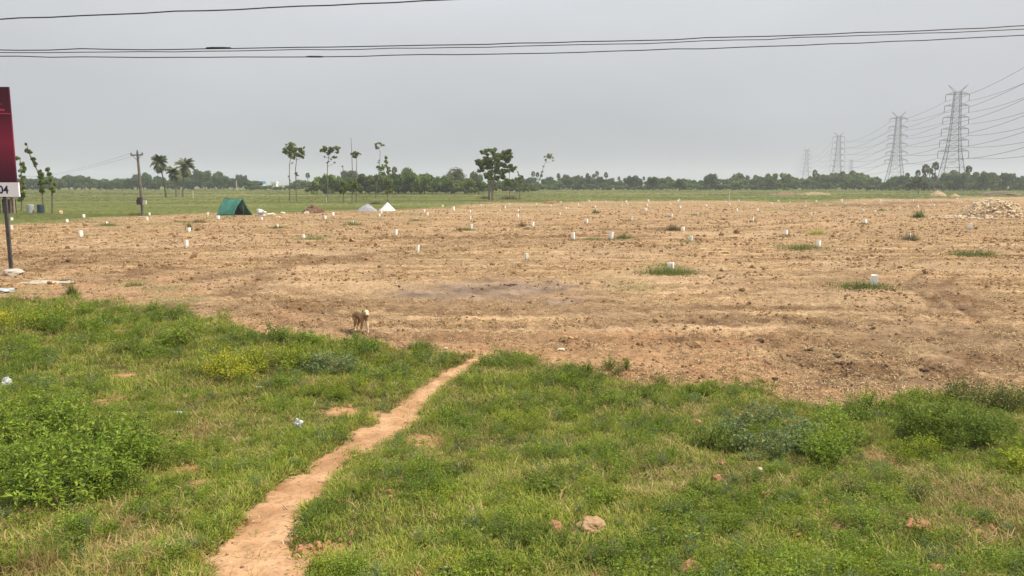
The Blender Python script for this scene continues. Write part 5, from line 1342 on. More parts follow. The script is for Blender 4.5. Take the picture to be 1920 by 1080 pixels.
clod_at(114, 401, 8, 7, plain('orange_block', (.62, .36, .22), .9, .2, 4), 'pale orange block in the meadow right of the drums', 'block', 'orange_block', 81, 1, .12)
def hut():
    g = onground(14, 400); k = g.y / FPX; e = empty('thatched_hut', g)
    mw = plain('hut_wood', (.34, .26, .19), .9, .4, 5)
    for x in (-14, -3, 8, 13):
        q = MB(); q.tube([(x * k, 0, -.1), (x * k + .03, 0, 30 * k)], [.12, .10], 7); link('post', q.mesh('post', mw), e)
    q = MB(); q.box((-2 * k, .55, 13 * k), (26 * k, .05, 26 * k)); link('back_wall', q.mesh('back_wall', plain('hut_wall', (.12, .085, .06), .9, .4, 5)), e)
    q = MB(); q.add([(-20 * k, -.5, 29 * k), (16 * k, -.5, 29 * k), (16 * k, .8, 33 * k), (-20 * k, .8, 33 * k), (-20 * k, -.5, 30.5 * k), (16 * k, -.5, 30.5 * k), (16 * k, .8, 34.5 * k), (-20 * k, .8, 34.5 * k)],
                    [(0, 1, 2, 3), (4, 7, 6, 5), (0, 4, 5, 1), (1, 5, 6, 2), (2, 6, 7, 3), (3, 7, 4, 0)]); link('roof', q.mesh('roof', plain('thatch', (.16, .13, .09), .95, .4, 6)), e)
    tag(e, 'small brown open shed of posts half hidden behind the billboard post', 'shed')
hut()
for px, by, h, lab in ((612, 379, 9, 'pale wooden stake in the meadow left of the slim twin trees'), (362, 372, 14, 'short fence stake under the coconut palms'), (1367, 377, 21, 'thin pale stake at the far meadow edge'), (195, 356, 18, 'distant pale pole in front of the left tree line'), (444, 357, 18, 'distant thin pole in front of the tree line above the tent')):
    g = onground(px, by); k = g.y / FPX; q = MB(); q.tube([(0, 0, -.1), (0.03, 0, h * k)], [.9 * k, .7 * k], 6)
    o = link('stake', q.mesh('stake', plain('pale_stake', (.5, .45, .36), .9, .2)), loc=g); tag(o, lab, 'stake')
# far houses
def house(px, by, wpx, hpx, wall, roofm, label, dep=5.0, flat=True):
    D = 440.0; k = D / FPX; x = pt(px, 345, D).x; e = empty('house', (x, D, hz(x, D)))
    W, Hh = wpx * k, hpx * k; z0 = pt(px, by, D).z - e.location.z
    q = MB(); q.box((0, 0, (Hh * .62 + z0) / 2), (W, dep, Hh * .62 + z0)); link('wall', q.mesh('wall', wall), e)
    q = MB(); q.box((0, 0, z0 + Hh * .81), (W * 1.12, dep * 1.1, Hh * .38)); link('roof', q.mesh('roof', roofm), e)
    for i in (-.25, .25):
        q = MB(); q.box((i * W, -dep / 2 - .03, z0 + Hh * .3), (W * .16, .08, Hh * .28)); link('window', q.mesh('window', plain('dark_window', (.05, .055, .06), .3)), e)
    tag(e, label, 'house')
WW = plain('white_wall', (.78, .77, .74), .8, .08, .5)
house(486, 352, 17, 12, WW, plain('blue_roof', (.06, .24, .50), .6, .15, .5), 'far white house with a bright blue roof band among the left trees')
house(515, 349, 9, 8, WW, WW, 'small far white house right of the blue roofed one', 4)
house(472, 347, 8, 4, WW, WW, 'far low white wall left of the blue roofed house', 3)

# ---- trees
def crown(blobs, n, size, shell=.45, squash=.9):
    """leaf clumps spread through a set of lumps; returns quads"""
    P = []; A = []
    tot = sum(r ** 2 for _, r in blobs)
    for c, r in blobs:
        m = max(4, int(n * r * r / tot)); d = rnd_dir(m); rad = r * (shell + (1 - shell) * RNG.random(m) ** .6) * (0.8 + .4 * RNG.random(m))
        pos = np.array(c) + d * rad[:, None] * np.array([1, 1, squash])
        nr = unit(d + rnd_dir(m) * .8); ax = unit(np.cross(nr, rnd_dir(m)))
        s_ = size * RNG.uniform(.6, 1.4, m)
        P.append(leaf_quads(pos - ax * s_[:, None] * .5, ax, nr, s_, s_ * .85, .12)); A.append(np.clip(RNG.random(m) * .7 + .3 * RNG.random(), 0, 1))
    return np.concatenate(P), np.concatenate(A)
def crown_mesh(blobs, n, size, mat, name='crown', **kw):
    b = MB(); P, A = crown(blobs, n, size, **kw); b.quads(P, A); return b.mesh(name, mat)
def bushy(seed, h, w, n, size, trunk=.25):
    rg = random.Random(seed); bl = []
    for _ in range(rg.randint(9, 14)):
        a = rg.uniform(0, 6.283); r = w * .38 * math.sqrt(rg.random()); z = h * rg.uniform(.38, .82)
        bl.append(((r * math.cos(a), r * math.sin(a), z), h * rg.uniform(.12, .22)))
    bl.append(((0, 0, h * .62), h * .26))
    for _ in range(5):
        a = rg.uniform(0, 6.283); bl.append(((w * .42 * math.cos(a), w * .42 * math.sin(a), h * rg.uniform(.15, .4)), h * rg.uniform(.12, .18)))
    t = MB(); t.tube([(0, 0, -.2), (rg.uniform(-.1, .1), 0, h * .3), (rg.uniform(-.3, .3), 0, h * .6)], [h * .035, h * .025, h * .012], 6)
    for k in range(4):
        a = k * 1.57 + rg.random(); t.tube([(0, 0, h * .25), (w * .15 * math.cos(a), w * .15 * math.sin(a), h * .45), (w * .3 * math.cos(a), w * .3 * math.sin(a), h * .62)], [h * .018, h * .012, h * .006], 5)
    return t, bl
def tree_proto(name, seed, h, w, n, size, mat, bark=None):
    t, bl = bushy(seed, h, w, n, size); return (name, t.mesh('trunk', bark or M_BARK), crown_mesh(bl, n, size, mat), h, w)
def place(protoT, x, y, s, label, cat, group=None, sx=1.0):
    nm, tm, cm, h, w = protoT
    e = empty(nm, (x, y, hz(x, y)), random.uniform(0, 6.283)); e.scale = (s * sx, s * sx, s)
    link('trunk', tm, e); link('crown', cm, e); tag(e, label, cat, group); return e
BUSHY = [tree_proto('bushy_tree', 100 + i, 7.0, 7.5, 2600, .55, M_TREE) for i in range(5)]
ROUND = [tree_proto('round_tree', 120 + i, 8.0, 7.0, 3000, .5, M_TREE) for i in range(4)]
SCRUB = [tree_proto('scrub_tree', 140 + i, 4.6, 7.5, 2400, .55, M_HEDGE) for i in range(6)]
OLIVE = [tree_proto('olive_tree', 160 + i, 7.0, 7.0, 2200, .4, M_OLIVE, M_PALEBARK) for i in range(2)]
def palmyra_proto(seed, h):
    rg = random.Random(seed); t = MB(); t.tube([(0, 0, -.2), (.1, 0, h * .5), (.15, 0, h)], [.28, .22, .20], 7)
    b = MB(); c = np.array([.15, 0, h])
    for _ in range(46):           # stiff round fan leaves on stalks
        d = rnd_dir(1)[0]
        if d[2] < -.75: continue
        st = c + d * rg.uniform(.7, 1.15); up = rnd_dir(1)[0]; s_ = unit(np.cross(d, up)); m = 9; pv = []
        q = []
        for k in range(m):
            a = math.radians(-75 + 150 * k / (m - 1)); dr = d * math.cos(a) + s_ * math.sin(a); q.append(st + dr * rg.uniform(.75, 1.05))
        b.add([st] + q, [(0, k + 1, k + 2) for k in range(m - 1)], rg.random())
        b.bar(c, st, .03, sides=3)
    return ('palmyra_palm', t.mesh('trunk', M_BARK), b.mesh('crown', M_PALM), h + 1.8, 4)
PALMY = [palmyra_proto(i, h) for i, h in ((1, 8.5), (2, 9.5), (3, 7.5))]
def coconut(px, by, top, lean, label, nf=46, fl=2.35):
    g = onground(px, by); k = g.y / FPX; h = (by - top) * k - 1.2
    e = empty('coconut_palm', g); t = MB(); P = [(0, 0, -.2)] + [(lean * (i / 6) ** 1.6, 0, h * i / 6) for i in range(1, 7)]
    t.tube(P, [.24, .18, .16, .15, .14, .13, .12], 7); link('trunk', t.mesh('trunk', M_PALEBARK), e)
    c = np.array([lean, 0, h])
    for i in range(nf):
        b = MB(); az = i * 2.399 + random.gauss(0, .2); el = R(random.choice((82, 70, 55, 40, 28, 12, -5, -25, -45))) + random.gauss(0, .1); L = fl * random.uniform(.85, 1.1); n = 9
        pts = [c]; a = el
        for j in range(n): pts.append(pts[-1] + np.array([math.cos(az) * math.cos(a), math.sin(az) * math.cos(a), math.sin(a)]) * L / n); a -= .09 + .022 * j
        b.tube(pts, [.04 - .035 * j / n for j in range(n + 1)], 3)
        side = np.array([-math.sin(az), math.cos(az), 0]); tone = random.random()
        for j in range(1, n + 1):
            for sgn in (-1, 1):
                for u in (0, .33, .66):
                    p = pts[j - 1] * u + pts[j] * (1 - u); ll = .75 * math.sin(math.pi * (.15 + .8 * (j - u) / (n + 1))) + .1
                    tip = p + side * sgn * ll * .7 + np.array([0, 0, -ll * .65]) + (pts[j] - pts[j - 1]) * .9; d = unit(pts[j] - pts[j - 1]) * .07
                    b.add([p - d, p + d, tip], [(0, 1, 2)], tone)
        link('frond', b.mesh('frond', M_PALM), e)
    tag(e, label, 'coconut palm', 'coconut palms left of the tent')
coconut(311, 370, 296, -1.0, 'left and tallest coconut palm with a shaggy crown')
coconut(331, 370, 314, -.3, 'shortest coconut palm standing between the other two', 34, 1.9)
coconut(343, 369, 304, 1.0, 'right coconut palm with pale lower fronds', 46, 2.5)

# slim trees of the meadow: trunk polyline in px, leaf lumps (px, py, radius px)
def slim(by_px, trunk, lumps, label, name='slim_tree', mat=None, rad=.09, dens=2.1, leaf=.25, cat='tree', grp='slim young trees in the meadow', depth=.6):
    g = onground(*by_px); D = g.y; k = D / FPX; e = empty(name, g)
    loc = lambda px, py, dy=0: pt(px, py, D) + Vector((0, dy, 0)) - Vector(g)
    t = MB(); P = [Vector((0, 0, -.1))] + [loc(*p) for p in trunk]; n = len(P)
    t.tube(P, [rad * (1 - .6 * i / (n - 1)) for i in range(n)], 6)
    bl = []
    for px, py, r in lumps:
        c = loc(px, py, random.gauss(0, depth * r * k)); rk = r * k
        for _ in range(4 if r > 3 else 2): bl.append((tuple(c + Vector((random.gauss(0, .42), random.gauss(0, .42), random.gauss(0, .36))) * rk), rk * random.uniform(.45, .74)))
        q = min(P[1:], key=lambda v: (v - c).length + max(0, v.z - c.z) * 2); t.tube([q, (q + c) / 2 + Vector((0, 0, -.1)), c], [rad * .35, rad * .25, rad * .12], 4)
    link('trunk', t.mesh('trunk', M_PALEBARK), e)
    if bl: link('crown', crown_mesh(bl, int(dens * sum(5 + (r * 1.35) ** 2 * 1.15 for _, _, r in lumps) * 1.05), leaf, mat or M_TEAK, shell=.10, squash=.8), e)
    tag(e, label, cat, grp)
slim((543, 376), [(543, 340), (542.5, 310), (545, 296), (548, 280)], [(548, 274, 8), (540, 272, 4), (537, 284, 6), (545, 285, 8), (552, 276, 7), (555, 285, 7), (531, 284, 3), (546, 292, 5), (547, 305, 2), (541, 330, 2.5), (543, 338, 3)], 'tall slim tree at the left of a pair sharing one leafy top')
slim((556, 379), [(555, 345), (554, 318), (556, 300), (557, 288)], [(561, 281, 7), (567, 285, 5), (560, 290, 6), (550, 296, 5), (570, 278, 3), (565, 293, 4), (554, 324, 3), (556, 328, 3)], 'tall slim tree at the right of a pair sharing one leafy top')
slim((614, 376), [(614, 340), (614, 312), (616, 295), (618, 285)], [(610, 280, 6), (618, 284, 7), (622, 279, 6), (603, 283, 4.5), (630, 279, 5), (634, 279, 4), (632, 285, 3.5), (607, 294, 2.6), (616, 290, 4), (625, 294, 4), (622, 299, 3), (627, 305, 3), (615, 304, 2.8), (613, 281, 5)], 'slim bare stemmed tree with a flat wide leafy top left of the bare mast')
slim((644, 381), [(644, 350), (644, 330), (643, 314)], [(643, 312, 2.4), (644, 322, 2), (643, 345, 7), (648, 350, 6), (640, 354, 5), (645, 358, 5)], 'short slim tree with a leaf tuft at mid height left of the bare mast')
slim((660, 382), [(661, 330), (660, 300), (659, 275), (658, 258)], [(666, 345, 6), (660, 341, 5), (664, 352, 6)], 'bare thin mast like tree rising above its neighbours', rad=.075)
slim((668, 380), [(668, 345), (668.5, 315), (669, 296)], [(664, 287, 4.5), (669, 290, 4), (667, 294, 5), (673, 289, 3), (671, 346, 5), (668, 356, 5)], 'slim tree with a small round top right of the bare mast')
slim((704, 372), [(706, 350), (710, 330), (711, 318), (712.5, 300), (713, 284), (709, 278)], [(711, 268, 3.5), (716, 270, 3.5), (705, 272, 3.5), (720, 272, 2.6), (706, 277, 3.6), (711, 279, 2.4), (710, 302, 3), (709, 312, 4.5), (717, 314, 5), (713, 318, 4), (703, 348, 4), (707, 343, 3)], 'thin crooked tree whose top leaves form a loop')
slim((727, 384), [(727, 350), (727, 325), (724, 305), (724, 292)], [(724, 296, 3.2), (723, 303, 3.5), (725, 310, 3.6), (727, 317, 3.6), (728, 322, 4), (725, 322, 3), (728, 340, 4.5), (724, 347, 5), (731, 350, 5), (727, 357, 5), (733, 358, 4)], 'slim leafy column tree behind the white sand pile')
# big tree
slim((917, 375), [(917, 357), (922, 330), (924, 310), (930, 290)], [(904, 286, 5), (912, 287, 7), (920, 286, 8), (929, 284, 7), (908, 296, 6), (904, 304, 8), (896, 309, 5), (913, 303, 8), (916, 315, 6), (928, 296, 9), (920, 325, 7), (905, 318, 6), (910, 312, 7), (921, 306, 8), (899, 300, 6), (915, 333, 6), (926, 334, 6), (935, 290, 6), (912, 327, 5)],
     'large spreading tree with two dark trunks, left trunk and left half', 'big_tree', M_TEAK, .22, 2.6, .32, 'tree', 'the big twin tree')
slim((923.5, 376), [(923, 355), (926, 335), (932, 310), (942, 292)], [(937, 295, 8), (944, 290, 7), (951, 286, 6), (956, 284, 6), (950, 296, 8), (941, 305, 8), (954, 302, 6), (947, 310, 7), (936, 314, 8), (931, 322, 7), (940, 325, 8), (948, 322, 7), (943, 333, 7), (933, 334, 6), (955, 310, 6), (934, 303, 8)],
     'large spreading tree with two dark trunks, right trunk and right half', 'big_tree', M_TEAK, .24, 2.6, .32, 'tree', 'the big twin tree')
slim((956, 375), [(955, 345), (955, 325), (954, 315)], [(955, 317, 7), (950, 319, 5), (960, 319, 5), (954, 337, 5), (957, 342, 6), (951, 344, 4)], 'slim tree with a rounded top at the right foot of the big tree')
slim((975, 374), [(974.5, 345), (974, 330), (970, 322), (966, 315)], [(966, 313, 4.5), (963, 315, 3.5), (970, 322, 2.6), (973, 328, 3), (976, 332, 4.5), (979, 331, 3), (972, 337, 4), (977, 341, 4), (976, 347, 3)], 'slim tree whose top bends over to the left beside the big tree')
slim((1004, 357), [(1008, 345), (1013, 332), (1017, 318), (1022, 305), (1027, 296)], [(1029, 292, 4), (1034, 293, 4.5), (1023, 293, 3), (1038, 296, 3), (1024, 300, 3), (1036, 302, 2.5), (1020, 312, 2.2), (1016, 322, 3), (1014, 329, 3.2), (1012, 336, 3), (1008, 343, 3.2), (1006, 350, 3)], 'slim tree leaning far to the right with a flat top', rad=.14, leaf=.6)
slim((40, 395), [(41, 370), (40, 340), (39, 310), (37, 296)], [(36, 297, 3.5), (41, 307, 4), (43, 314, 3.5), (40, 322, 5), (43, 332, 5), (38, 340, 6), (42, 350, 6), (36, 356, 6), (41, 362, 6), (38, 371, 6), (34, 366, 5)], 'leafy column tree partly hidden behind the billboard edge', dens=2.1)
slim((80, 397), [(80, 370), (78, 345), (70, 320), (60, 300), (50, 272)], [(48, 270, 2.4), (52, 281, 3.6), (55, 286, 3.2), (62, 298, 3.8), (66, 305, 4), (68, 311, 3), (74, 322, 4), (78, 330, 5), (80, 338, 5), (77, 345, 5), (80, 352, 5), (79, 360, 4)], 'slim tree leaning left with leaf clumps up its bent stem', dens=2.1)
slim((98, 401), [(98, 370), (97, 350), (93, 330), (90, 318)], [(90, 318, 4), (92, 326, 4.5), (97, 334, 5), (94, 341, 6), (100, 345, 5.5), (97, 353, 6), (101, 358, 4)], 'slim tree with a long leafy head right of the leaning one', dens=2.1)
slim((1722, 363), [(1722, 356), (1721, 348)], [(1712, 345, 7), (1721, 342, 8), (1730, 343, 7), (1718, 336, 6), (1727, 336, 6), (1737, 347, 5), (1707, 349, 5), (1723, 350, 7)], 'lone olive green tree with an airy crown below the tall pylon', 'olive_tree', M_OLIVE, .16, .9, .6, 'tree', None)

# tree lines: the front row tree by tree, the crowns showing behind it as one mass
ORD = ['first', 'second', 'third', 'fourth', 'fifth', 'sixth', 'seventh', 'eighth', 'ninth', 'tenth', 'eleventh', 'twelfth', 'thirteenth', 'fourteenth', 'fifteenth', 'sixteenth', 'seventeenth', 'eighteenth', 'nineteenth', 'twentieth',
       'twenty first', 'twenty second', 'twenty third', 'twenty fourth', 'twenty fifth', 'twenty sixth', 'twenty seventh', 'twenty eighth', 'twenty ninth', 'thirtieth']
def treeline(x0, x1, by, sky_pts, step, protos, what, where, ww=1.0, rows=1, drow=14, cat='tree'):
    D0 = gp(960, by).y; xs = [p[0] for p in sky_pts]; ys = [p[1] for p in sky_pts]; back = None; front = []
    for r_ in range(rows):
        D = D0 + r_ * drow; k = D / FPX; x = x0 + r_ * step * .5
        while x < x1:
            px = x + random.uniform(-.3, .3) * step; top = float(np.interp(px, xs, ys)) + (random.choice((-5, -3, -1.5, 0, 1.5, 3, 5)) - 1.5 + float(fbm(np.array([px / 34.0]), np.array([by * 3.3 + r_]), 210, 2)[0] - .5) * 17) + (rows - 1 - r_) * 2.0
            p = pt(px, 345, D + random.uniform(-4, 4)); tp = random.choice(protos); z = hz(p.x, p.y)
            h = max((345 - top) * k + CAMZ - z, 1.5); s_ = h / tp[3]; sx = max(.75, min(2.2, ww * step * k * 1.55 / (tp[4] * s_)))
            if r_ == 0: front.append((px, place(tp, p.x, p.y, s_, 'x', cat, None, sx)))
            else:
                if back is None: back = []
                me = tp[2]; n = len(me.vertices); co = np.empty(n * 3); me.vertices.foreach_get('co', co); co = co.reshape(-1, 4, 3)
                a = random.uniform(0, 6.283); c_, n_ = math.cos(a), math.sin(a)
                co = np.stack([co[..., 0] * c_ - co[..., 1] * n_, co[..., 0] * n_ + co[..., 1] * c_, co[..., 2]], -1) * np.array([s_ * sx, s_ * sx, s_]) + np.array([p.x, p.y, z])
                back.append((co, me.materials[0]))
            x += step * random.choice((.55, .8, 1.0, 1.3, 1.6))
    front.sort(key=lambda t: t[0]); n = len(front)
    for i, (_, o) in enumerate(front):
        o['label'] = '%s, %s from the %s %s' % (what, ORD[i] if i < (n + 1) // 2 else ORD[n - 1 - i], 'left' if i < (n + 1) // 2 else 'right', where); o['group'] = 'trees ' + where
    if back:
        for m in {t[1] for t in back}:
            b = MB()
            for co, mm in back:
                if mm is m: b.quads(co[::2] if rows > 2 else co)
            o = link('tree_mass', b.mesh('tree_mass', m)); tag(o, 'mass of crowns showing behind the trees ' + where, 'trees', kind='stuff')
treeline(-60, 235, 356.5, [(-60, 334), (60, 333), (110, 331), (150, 329), (180, 333), (235, 333)], 15, BUSHY + ROUND, 'hazy dark tree', 'in the far left line behind the drums', 1.1, 2, 30)
treeline(225, 480, 356.5, [(225, 333), (270, 326), (300, 328), (350, 328), (380, 325), (400, 324), (440, 328), (470, 336), (480, 340)], 14, BUSHY + ROUND, 'hazy dark tree', 'in the far line behind the coconut palms', 1.1, 2, 30)
treeline(470, 620, 356.5, [(470, 342), (500, 348), (540, 344), (580, 340), (620, 338)], 14, BUSHY + SCRUB, 'low hazy tree', 'around the far white houses', 1.2, 2, 25)
treeline(595, 905, 364, [(595, 337), (620, 331), (650, 326), (690, 326), (730, 326), (755, 324), (775, 325), (800, 326), (820, 330), (840, 336), (870, 338), (905, 340)], 21, SCRUB, 'dense green scrub tree', 'in the nearer hedge behind the slim trees', 1.3, 3, 6)
treeline(895, 1000, 361, [(895, 340), (940, 340), (1000, 346)], 15, SCRUB, 'green scrub tree', 'in the hedge behind the big tree', 1.2, 2, 8)
treeline(975, 1245, 356, [(975, 337), (1010, 334), (1050, 335), (1090, 334), (1130, 333), (1180, 333), (1245, 338)], 12, BUSHY + ROUND, 'hazy grey green tree', 'in the far line at mid picture', 1.0, 2, 30)
treeline(985, 1245, 356.5, [(985, 346), (1100, 345), (1245, 345)], 14, SCRUB, 'low scrub', 'at the foot of the far mid line', 1.3, 1, 8)
treeline(1235, 1530, 356, [(1235, 342), (1262, 335), (1290, 340), (1310, 336), (1335, 325), (1360, 331), (1400, 334), (1450, 334), (1480, 329), (1500, 327), (1530, 331)], 19, SCRUB + SCRUB + BUSHY[:2], 'dark green tree', 'in the line right of mid picture', 1.15, 2, 20)
treeline(1285, 1620, 356.5, [(1285, 346), (1350, 344), (1500, 341), (1620, 342)], 15, SCRUB, 'low dark scrub', 'before the line right of mid picture', 1.3, 1, 8)
treeline(1520, 1690, 356, [(1520, 332), (1560, 327), (1590, 330), (1610, 326), (1640, 334), (1690, 336)], 17, SCRUB + BUSHY[:2], 'dark tree', 'in the line below the pylons', 1.1, 2, 22)
treeline(1680, 2010, 357, [(1680, 336), (1740, 333), (1790, 328), (1812, 327), (1830, 323), (1850, 326), (1890, 326), (1920, 330), (2010, 332)], 18, SCRUB + BUSHY, 'hazy dark tree', 'in the far right line', 1.1, 2, 22)
treeline(1640, 2010, 357.5, [(1640, 348), (1760, 345), (1850, 343), (2010, 342)], 16, SCRUB, 'low scrub', 'before the far right line', 1.3, 1, 8)
# single trees that stand out of the lines
def lone(px, by, top, protoT, label, cat='tree', group=None, sx=1.0, D=None):
    D = D or gp(px, by).y; p = pt(px, 345, D); z = hz(p.x, p.y); h = (345 - top) * D / FPX + CAMZ - z
    return place(protoT, p.x, p.y, h / protoT[3], label, cat, group, sx)
lone(656, 352, 318, ROUND[0], 'hazy tall round tree rising behind the nearer hedge by the bare mast', D=420)
lone(763, 360, 311, OLIVE[0], 'tall tree with an uneven top above the nearer hedge', sx=.55, D=300)
lone(772, 360, 318, ROUND[1], 'round tree just right of the uneven topped tree', sx=.6, D=305)
lone(857, 360, 314, OLIVE[1], 'pale rounded tree left of the big tree', D=290, sx=.95)
lone(886, 358, 320, ROUND[2], 'hazy tree between the pale rounded tree and the big tree', D=330, sx=.5)
lone(900, 358, 321, ROUND[3], 'narrow hazy tree just left of the big tree', D=330, sx=.5)
lone(1332, 357, 323, ROUND[1], 'tallest round dark tree of the right middle tree line', D=370, sx=.9)
lone(1225, 357, 330, ROUND[0], 'dark round tree standing in front of the far middle line', D=330, sx=.9)
lone(1275, 357, 332, ROUND[3], 'dark round tree left of the right middle tree line', D=330, sx=.9)
lone(1251, 357, 330, ROUND[2], 'hazy round tree between two darker round trees', D=420, sx=.7)
lone(1666, 358, 333, SCRUB[1], 'dark bush at the foot of the second pylon', D=330, sx=.7)
lone(1847, 358, 320, BUSHY[2], 'dark flat topped tree right of the tall pylon', D=340, sx=.7)
lone(1885, 358, 323, BUSHY[3], 'pointed dark tree near the right edge of the tree line', D=340, sx=.55)
lone(1798, 358, 324, BUSHY[1], 'dark tree at the right foot of the tall pylon', D=345, sx=.6)
PP = [(577, 324, 340, 'palmyra palm standing alone left of the nearer hedge'), (740, 313, 330, 'palmyra palm peeking over the hedge right of the column tree'), (573, 338, 420, 'small far palmyra left of the lone palmyra'),
 (1000, 321, 380, 'far palmyra just left of the right leaning slim tree'), (1008, 323, 390, 'far palmyra seen beside the leaning slim stem'), (1047, 325, 395, 'far palmyra right of the leaning slim tree'), (1064, 328, 400, 'short far palmyra second right of the leaning tree'),
 (1091, 330, 400, 'lowest palmyra left of the palmyra cluster'), (1101, 325, 395, 'palmyra at the left of the far middle cluster'), (1113, 326, 395, 'thin palmyra inside the far middle cluster'), (1119, 321, 385, 'tallest palmyra of the far middle cluster'), (1136, 323, 380, 'broad palmyra at the right of the far middle cluster'), (1160, 331, 400, 'faint palmyra right of the far middle cluster'), (1207, 331, 400, 'small palmyra in the far middle line left of the round trees'),
 (1527, 319, 380, 'tiny lone palmyra above the trees below the fourth pylon'), (1700, 324, 335, 'leftmost squat palmyra of the cluster by the tall pylon'), (1720, 319, 335, 'palmyra of the pylon cluster just left of the high pair'), (1734, 309, 340, 'upper left palmyra of the pylon cluster'), (1742, 315, 338, 'middle palmyra of the pylon cluster'),
 (1752, 304, 340, 'tallest palmyra with a round head beside the tall pylon'), (1751, 324, 330, 'low palmyra under the tallest round headed one'), (1733, 325, 330, 'low palmyra under the upper left one of the pylon cluster'), (1814, 311, 340, 'lone palmyra with an oval head right of the tall pylon')]
for i, (px, top, D, lab) in enumerate(PP): lone(px, 0, top, PALMY[i % 3], lab, 'palmyra palm', 'palmyra palms along the horizon', .62 if D > 370 else .72, D)
o = None

# ---- pylons
def pylon_parts(kind):
    """height 50 m lattice tower of unit design; returns dict of meshes"""
    levels = [48.3, 42.6, 36.8, 31.0, 25.3, 19.8]; arm = [5.4, 5.6, 5.9, 6.2, 6.6, 7.1]
    hw = lambda z: float(np.interp(z, [0, 19.8, 31, 48.3, 50], [6.2, 3.1, 2.1, 1.45, 1.4]))
    body = MB(); zs = [0, 6, 11.5, 16, 19.8, 22.6, 25.3, 28.2, 31, 33.9, 36.8, 39.7, 42.6, 45.5, 48.3, 49.5]
    C = [(-1, -1), (1, -1), (1, 1), (-1, 1)]
    P = lambda c, z: (c[0] * hw(z), c[1] * hw(z), z)
    for a, b in zip(zs[:-1], zs[1:]):
        for i in range(4):
            c, d = C[i], C[(i + 1) % 4]
            body.bar(P(c, a), P(c, b), .20 if a < 20 else .15)
            body.bar(P(c, a), P(d, b), .075); body.bar(P(d, a), P(c, b), .075)
            body.bar(P(c, b), P(d, b), .075)
    arms = []; ins = []
    for z, l in zip(levels, arm):
        for s in (-1, 1):
            m = MB(); w = hw(z); tip = (s * l, 0, z + .1)
            for cy in (-1, 1):
                m.bar((s * w, cy * w, z), tip, .10); m.bar((s * hw(z + 1.3), cy * hw(z + 1.3), z + 1.3), tip, .09)
                m.bar((s * w, cy * w, z + 0.0), (s * (w + l) / 2, cy * w / 2, z + .7), .05); m.bar((s * (w + l) / 2, cy * w / 2, z), (s * (w + l) / 2, cy * w / 2, z + .7), .05)
            m.bar((s * (w + l) / 2, w / 2, z), (s * (w + l) / 2, -w / 2, z), .05)
            arms.append(m)
            q = MB()
            if kind == 'hang': q.tube([(s * l, 0, z), (s * l, 0, z - 3.4)], .13, 6)
            else:
                q.tube([(s * l, 0, z), (s * l - .0, 2.6, z - .8)], .14, 6); q.tube([(s * l, 0, z), (s * l, -2.6, z - .8)], .14, 6)
                q.tube([(s * l, 2.6, z - .8), (s * l, 1.2, z - 2.0), (s * l, -1.2, z - 2.0), (s * l, -2.6, z - .8)], .05, 5)
            ins.append(q)
    pk = []
    for s in (-1, 1):
        m = MB(); t = (s * 4.6, 0, 53.2)
        for cy in (-1, 1):
            m.bar((s * 1.4, cy * 1.4, 49.5), t, .08); m.bar((s * .4, cy * 1.4, 49.5), t, .06)
        m.bar((s * 2.6, .8, 51), (s * 2.6, -.8, 51), .05); pk.append(m)
    return dict(body=body.mesh('lattice_body', M_STEEL), arms=[m.mesh('cross_arm', M_STEEL) for m in arms], ins=[m.mesh('insulator', M_INSUL) for m in ins], peaks=[m.mesh('earth_peak', M_STEEL) for m in pk], levels=levels, arm=arm)
PY = {'hang': pylon_parts('hang'), 'pull': pylon_parts('pull')}
LINE = [(2010, 38, 238, 'hang', None), (1783, 165, 380, 'hang', 'tallest nearest steel lattice pylon at right with hanging insulators'), (1677, 213, 500, 'pull', 'second steel lattice pylon with slanted insulators left of the tallest'),
        (1568, 250, 715, 'hang', 'third hazy lattice pylon above the tree line'), (1510, 278, 1010, 'pull', 'fourth faint lattice pylon, leftmost on the skyline'), (1440, 305, 1500, 'hang', None)]
pos = []
for px, top, D, kd, lab in LINE:
    p = pt(px, 345, D); h = (345 - top) * D / FPX + CAMZ; pos.append((Vector((p.x, p.y, 0)), h / 53.2, kd))
ang = []
for i in range(len(pos)):
    a = pos[max(i - 1, 0)][0]; b = pos[min(i + 1, len(pos) - 1)][0]; d = (b - a).normalized(); ang.append(math.atan2(d.y, d.x) - math.pi / 2)
def put_pylon(p, s, kd, rz, lab):
    e = empty('lattice_pylon', p, rz); e.scale = (s, s, s); Q = PY[kd]
    link('lattice_body', Q['body'], e)
    for nm, key in (('cross_arm', 'arms'), ('insulator', 'ins'), ('earth_peak', 'peaks')):
        for m in Q[key]: link(nm, m, e)
    tag(e, lab, 'pylon', 'high voltage pylons at right')
for (p, s, kd), rz, L_ in zip(pos, ang, LINE):
    if L_[4]: put_pylon(p, s, kd, rz, L_[4])
p = pt(1594, 345, 1350); put_pylon(Vector((p.x, p.y, 0)), ((345 - 298) * 1350 / FPX + 3) / 53.2, 'hang', ang[3] + .5, 'faintest lattice pylon right of the third one')
names = ['topmost', 'second', 'third', 'fourth', 'fifth', 'lowest']
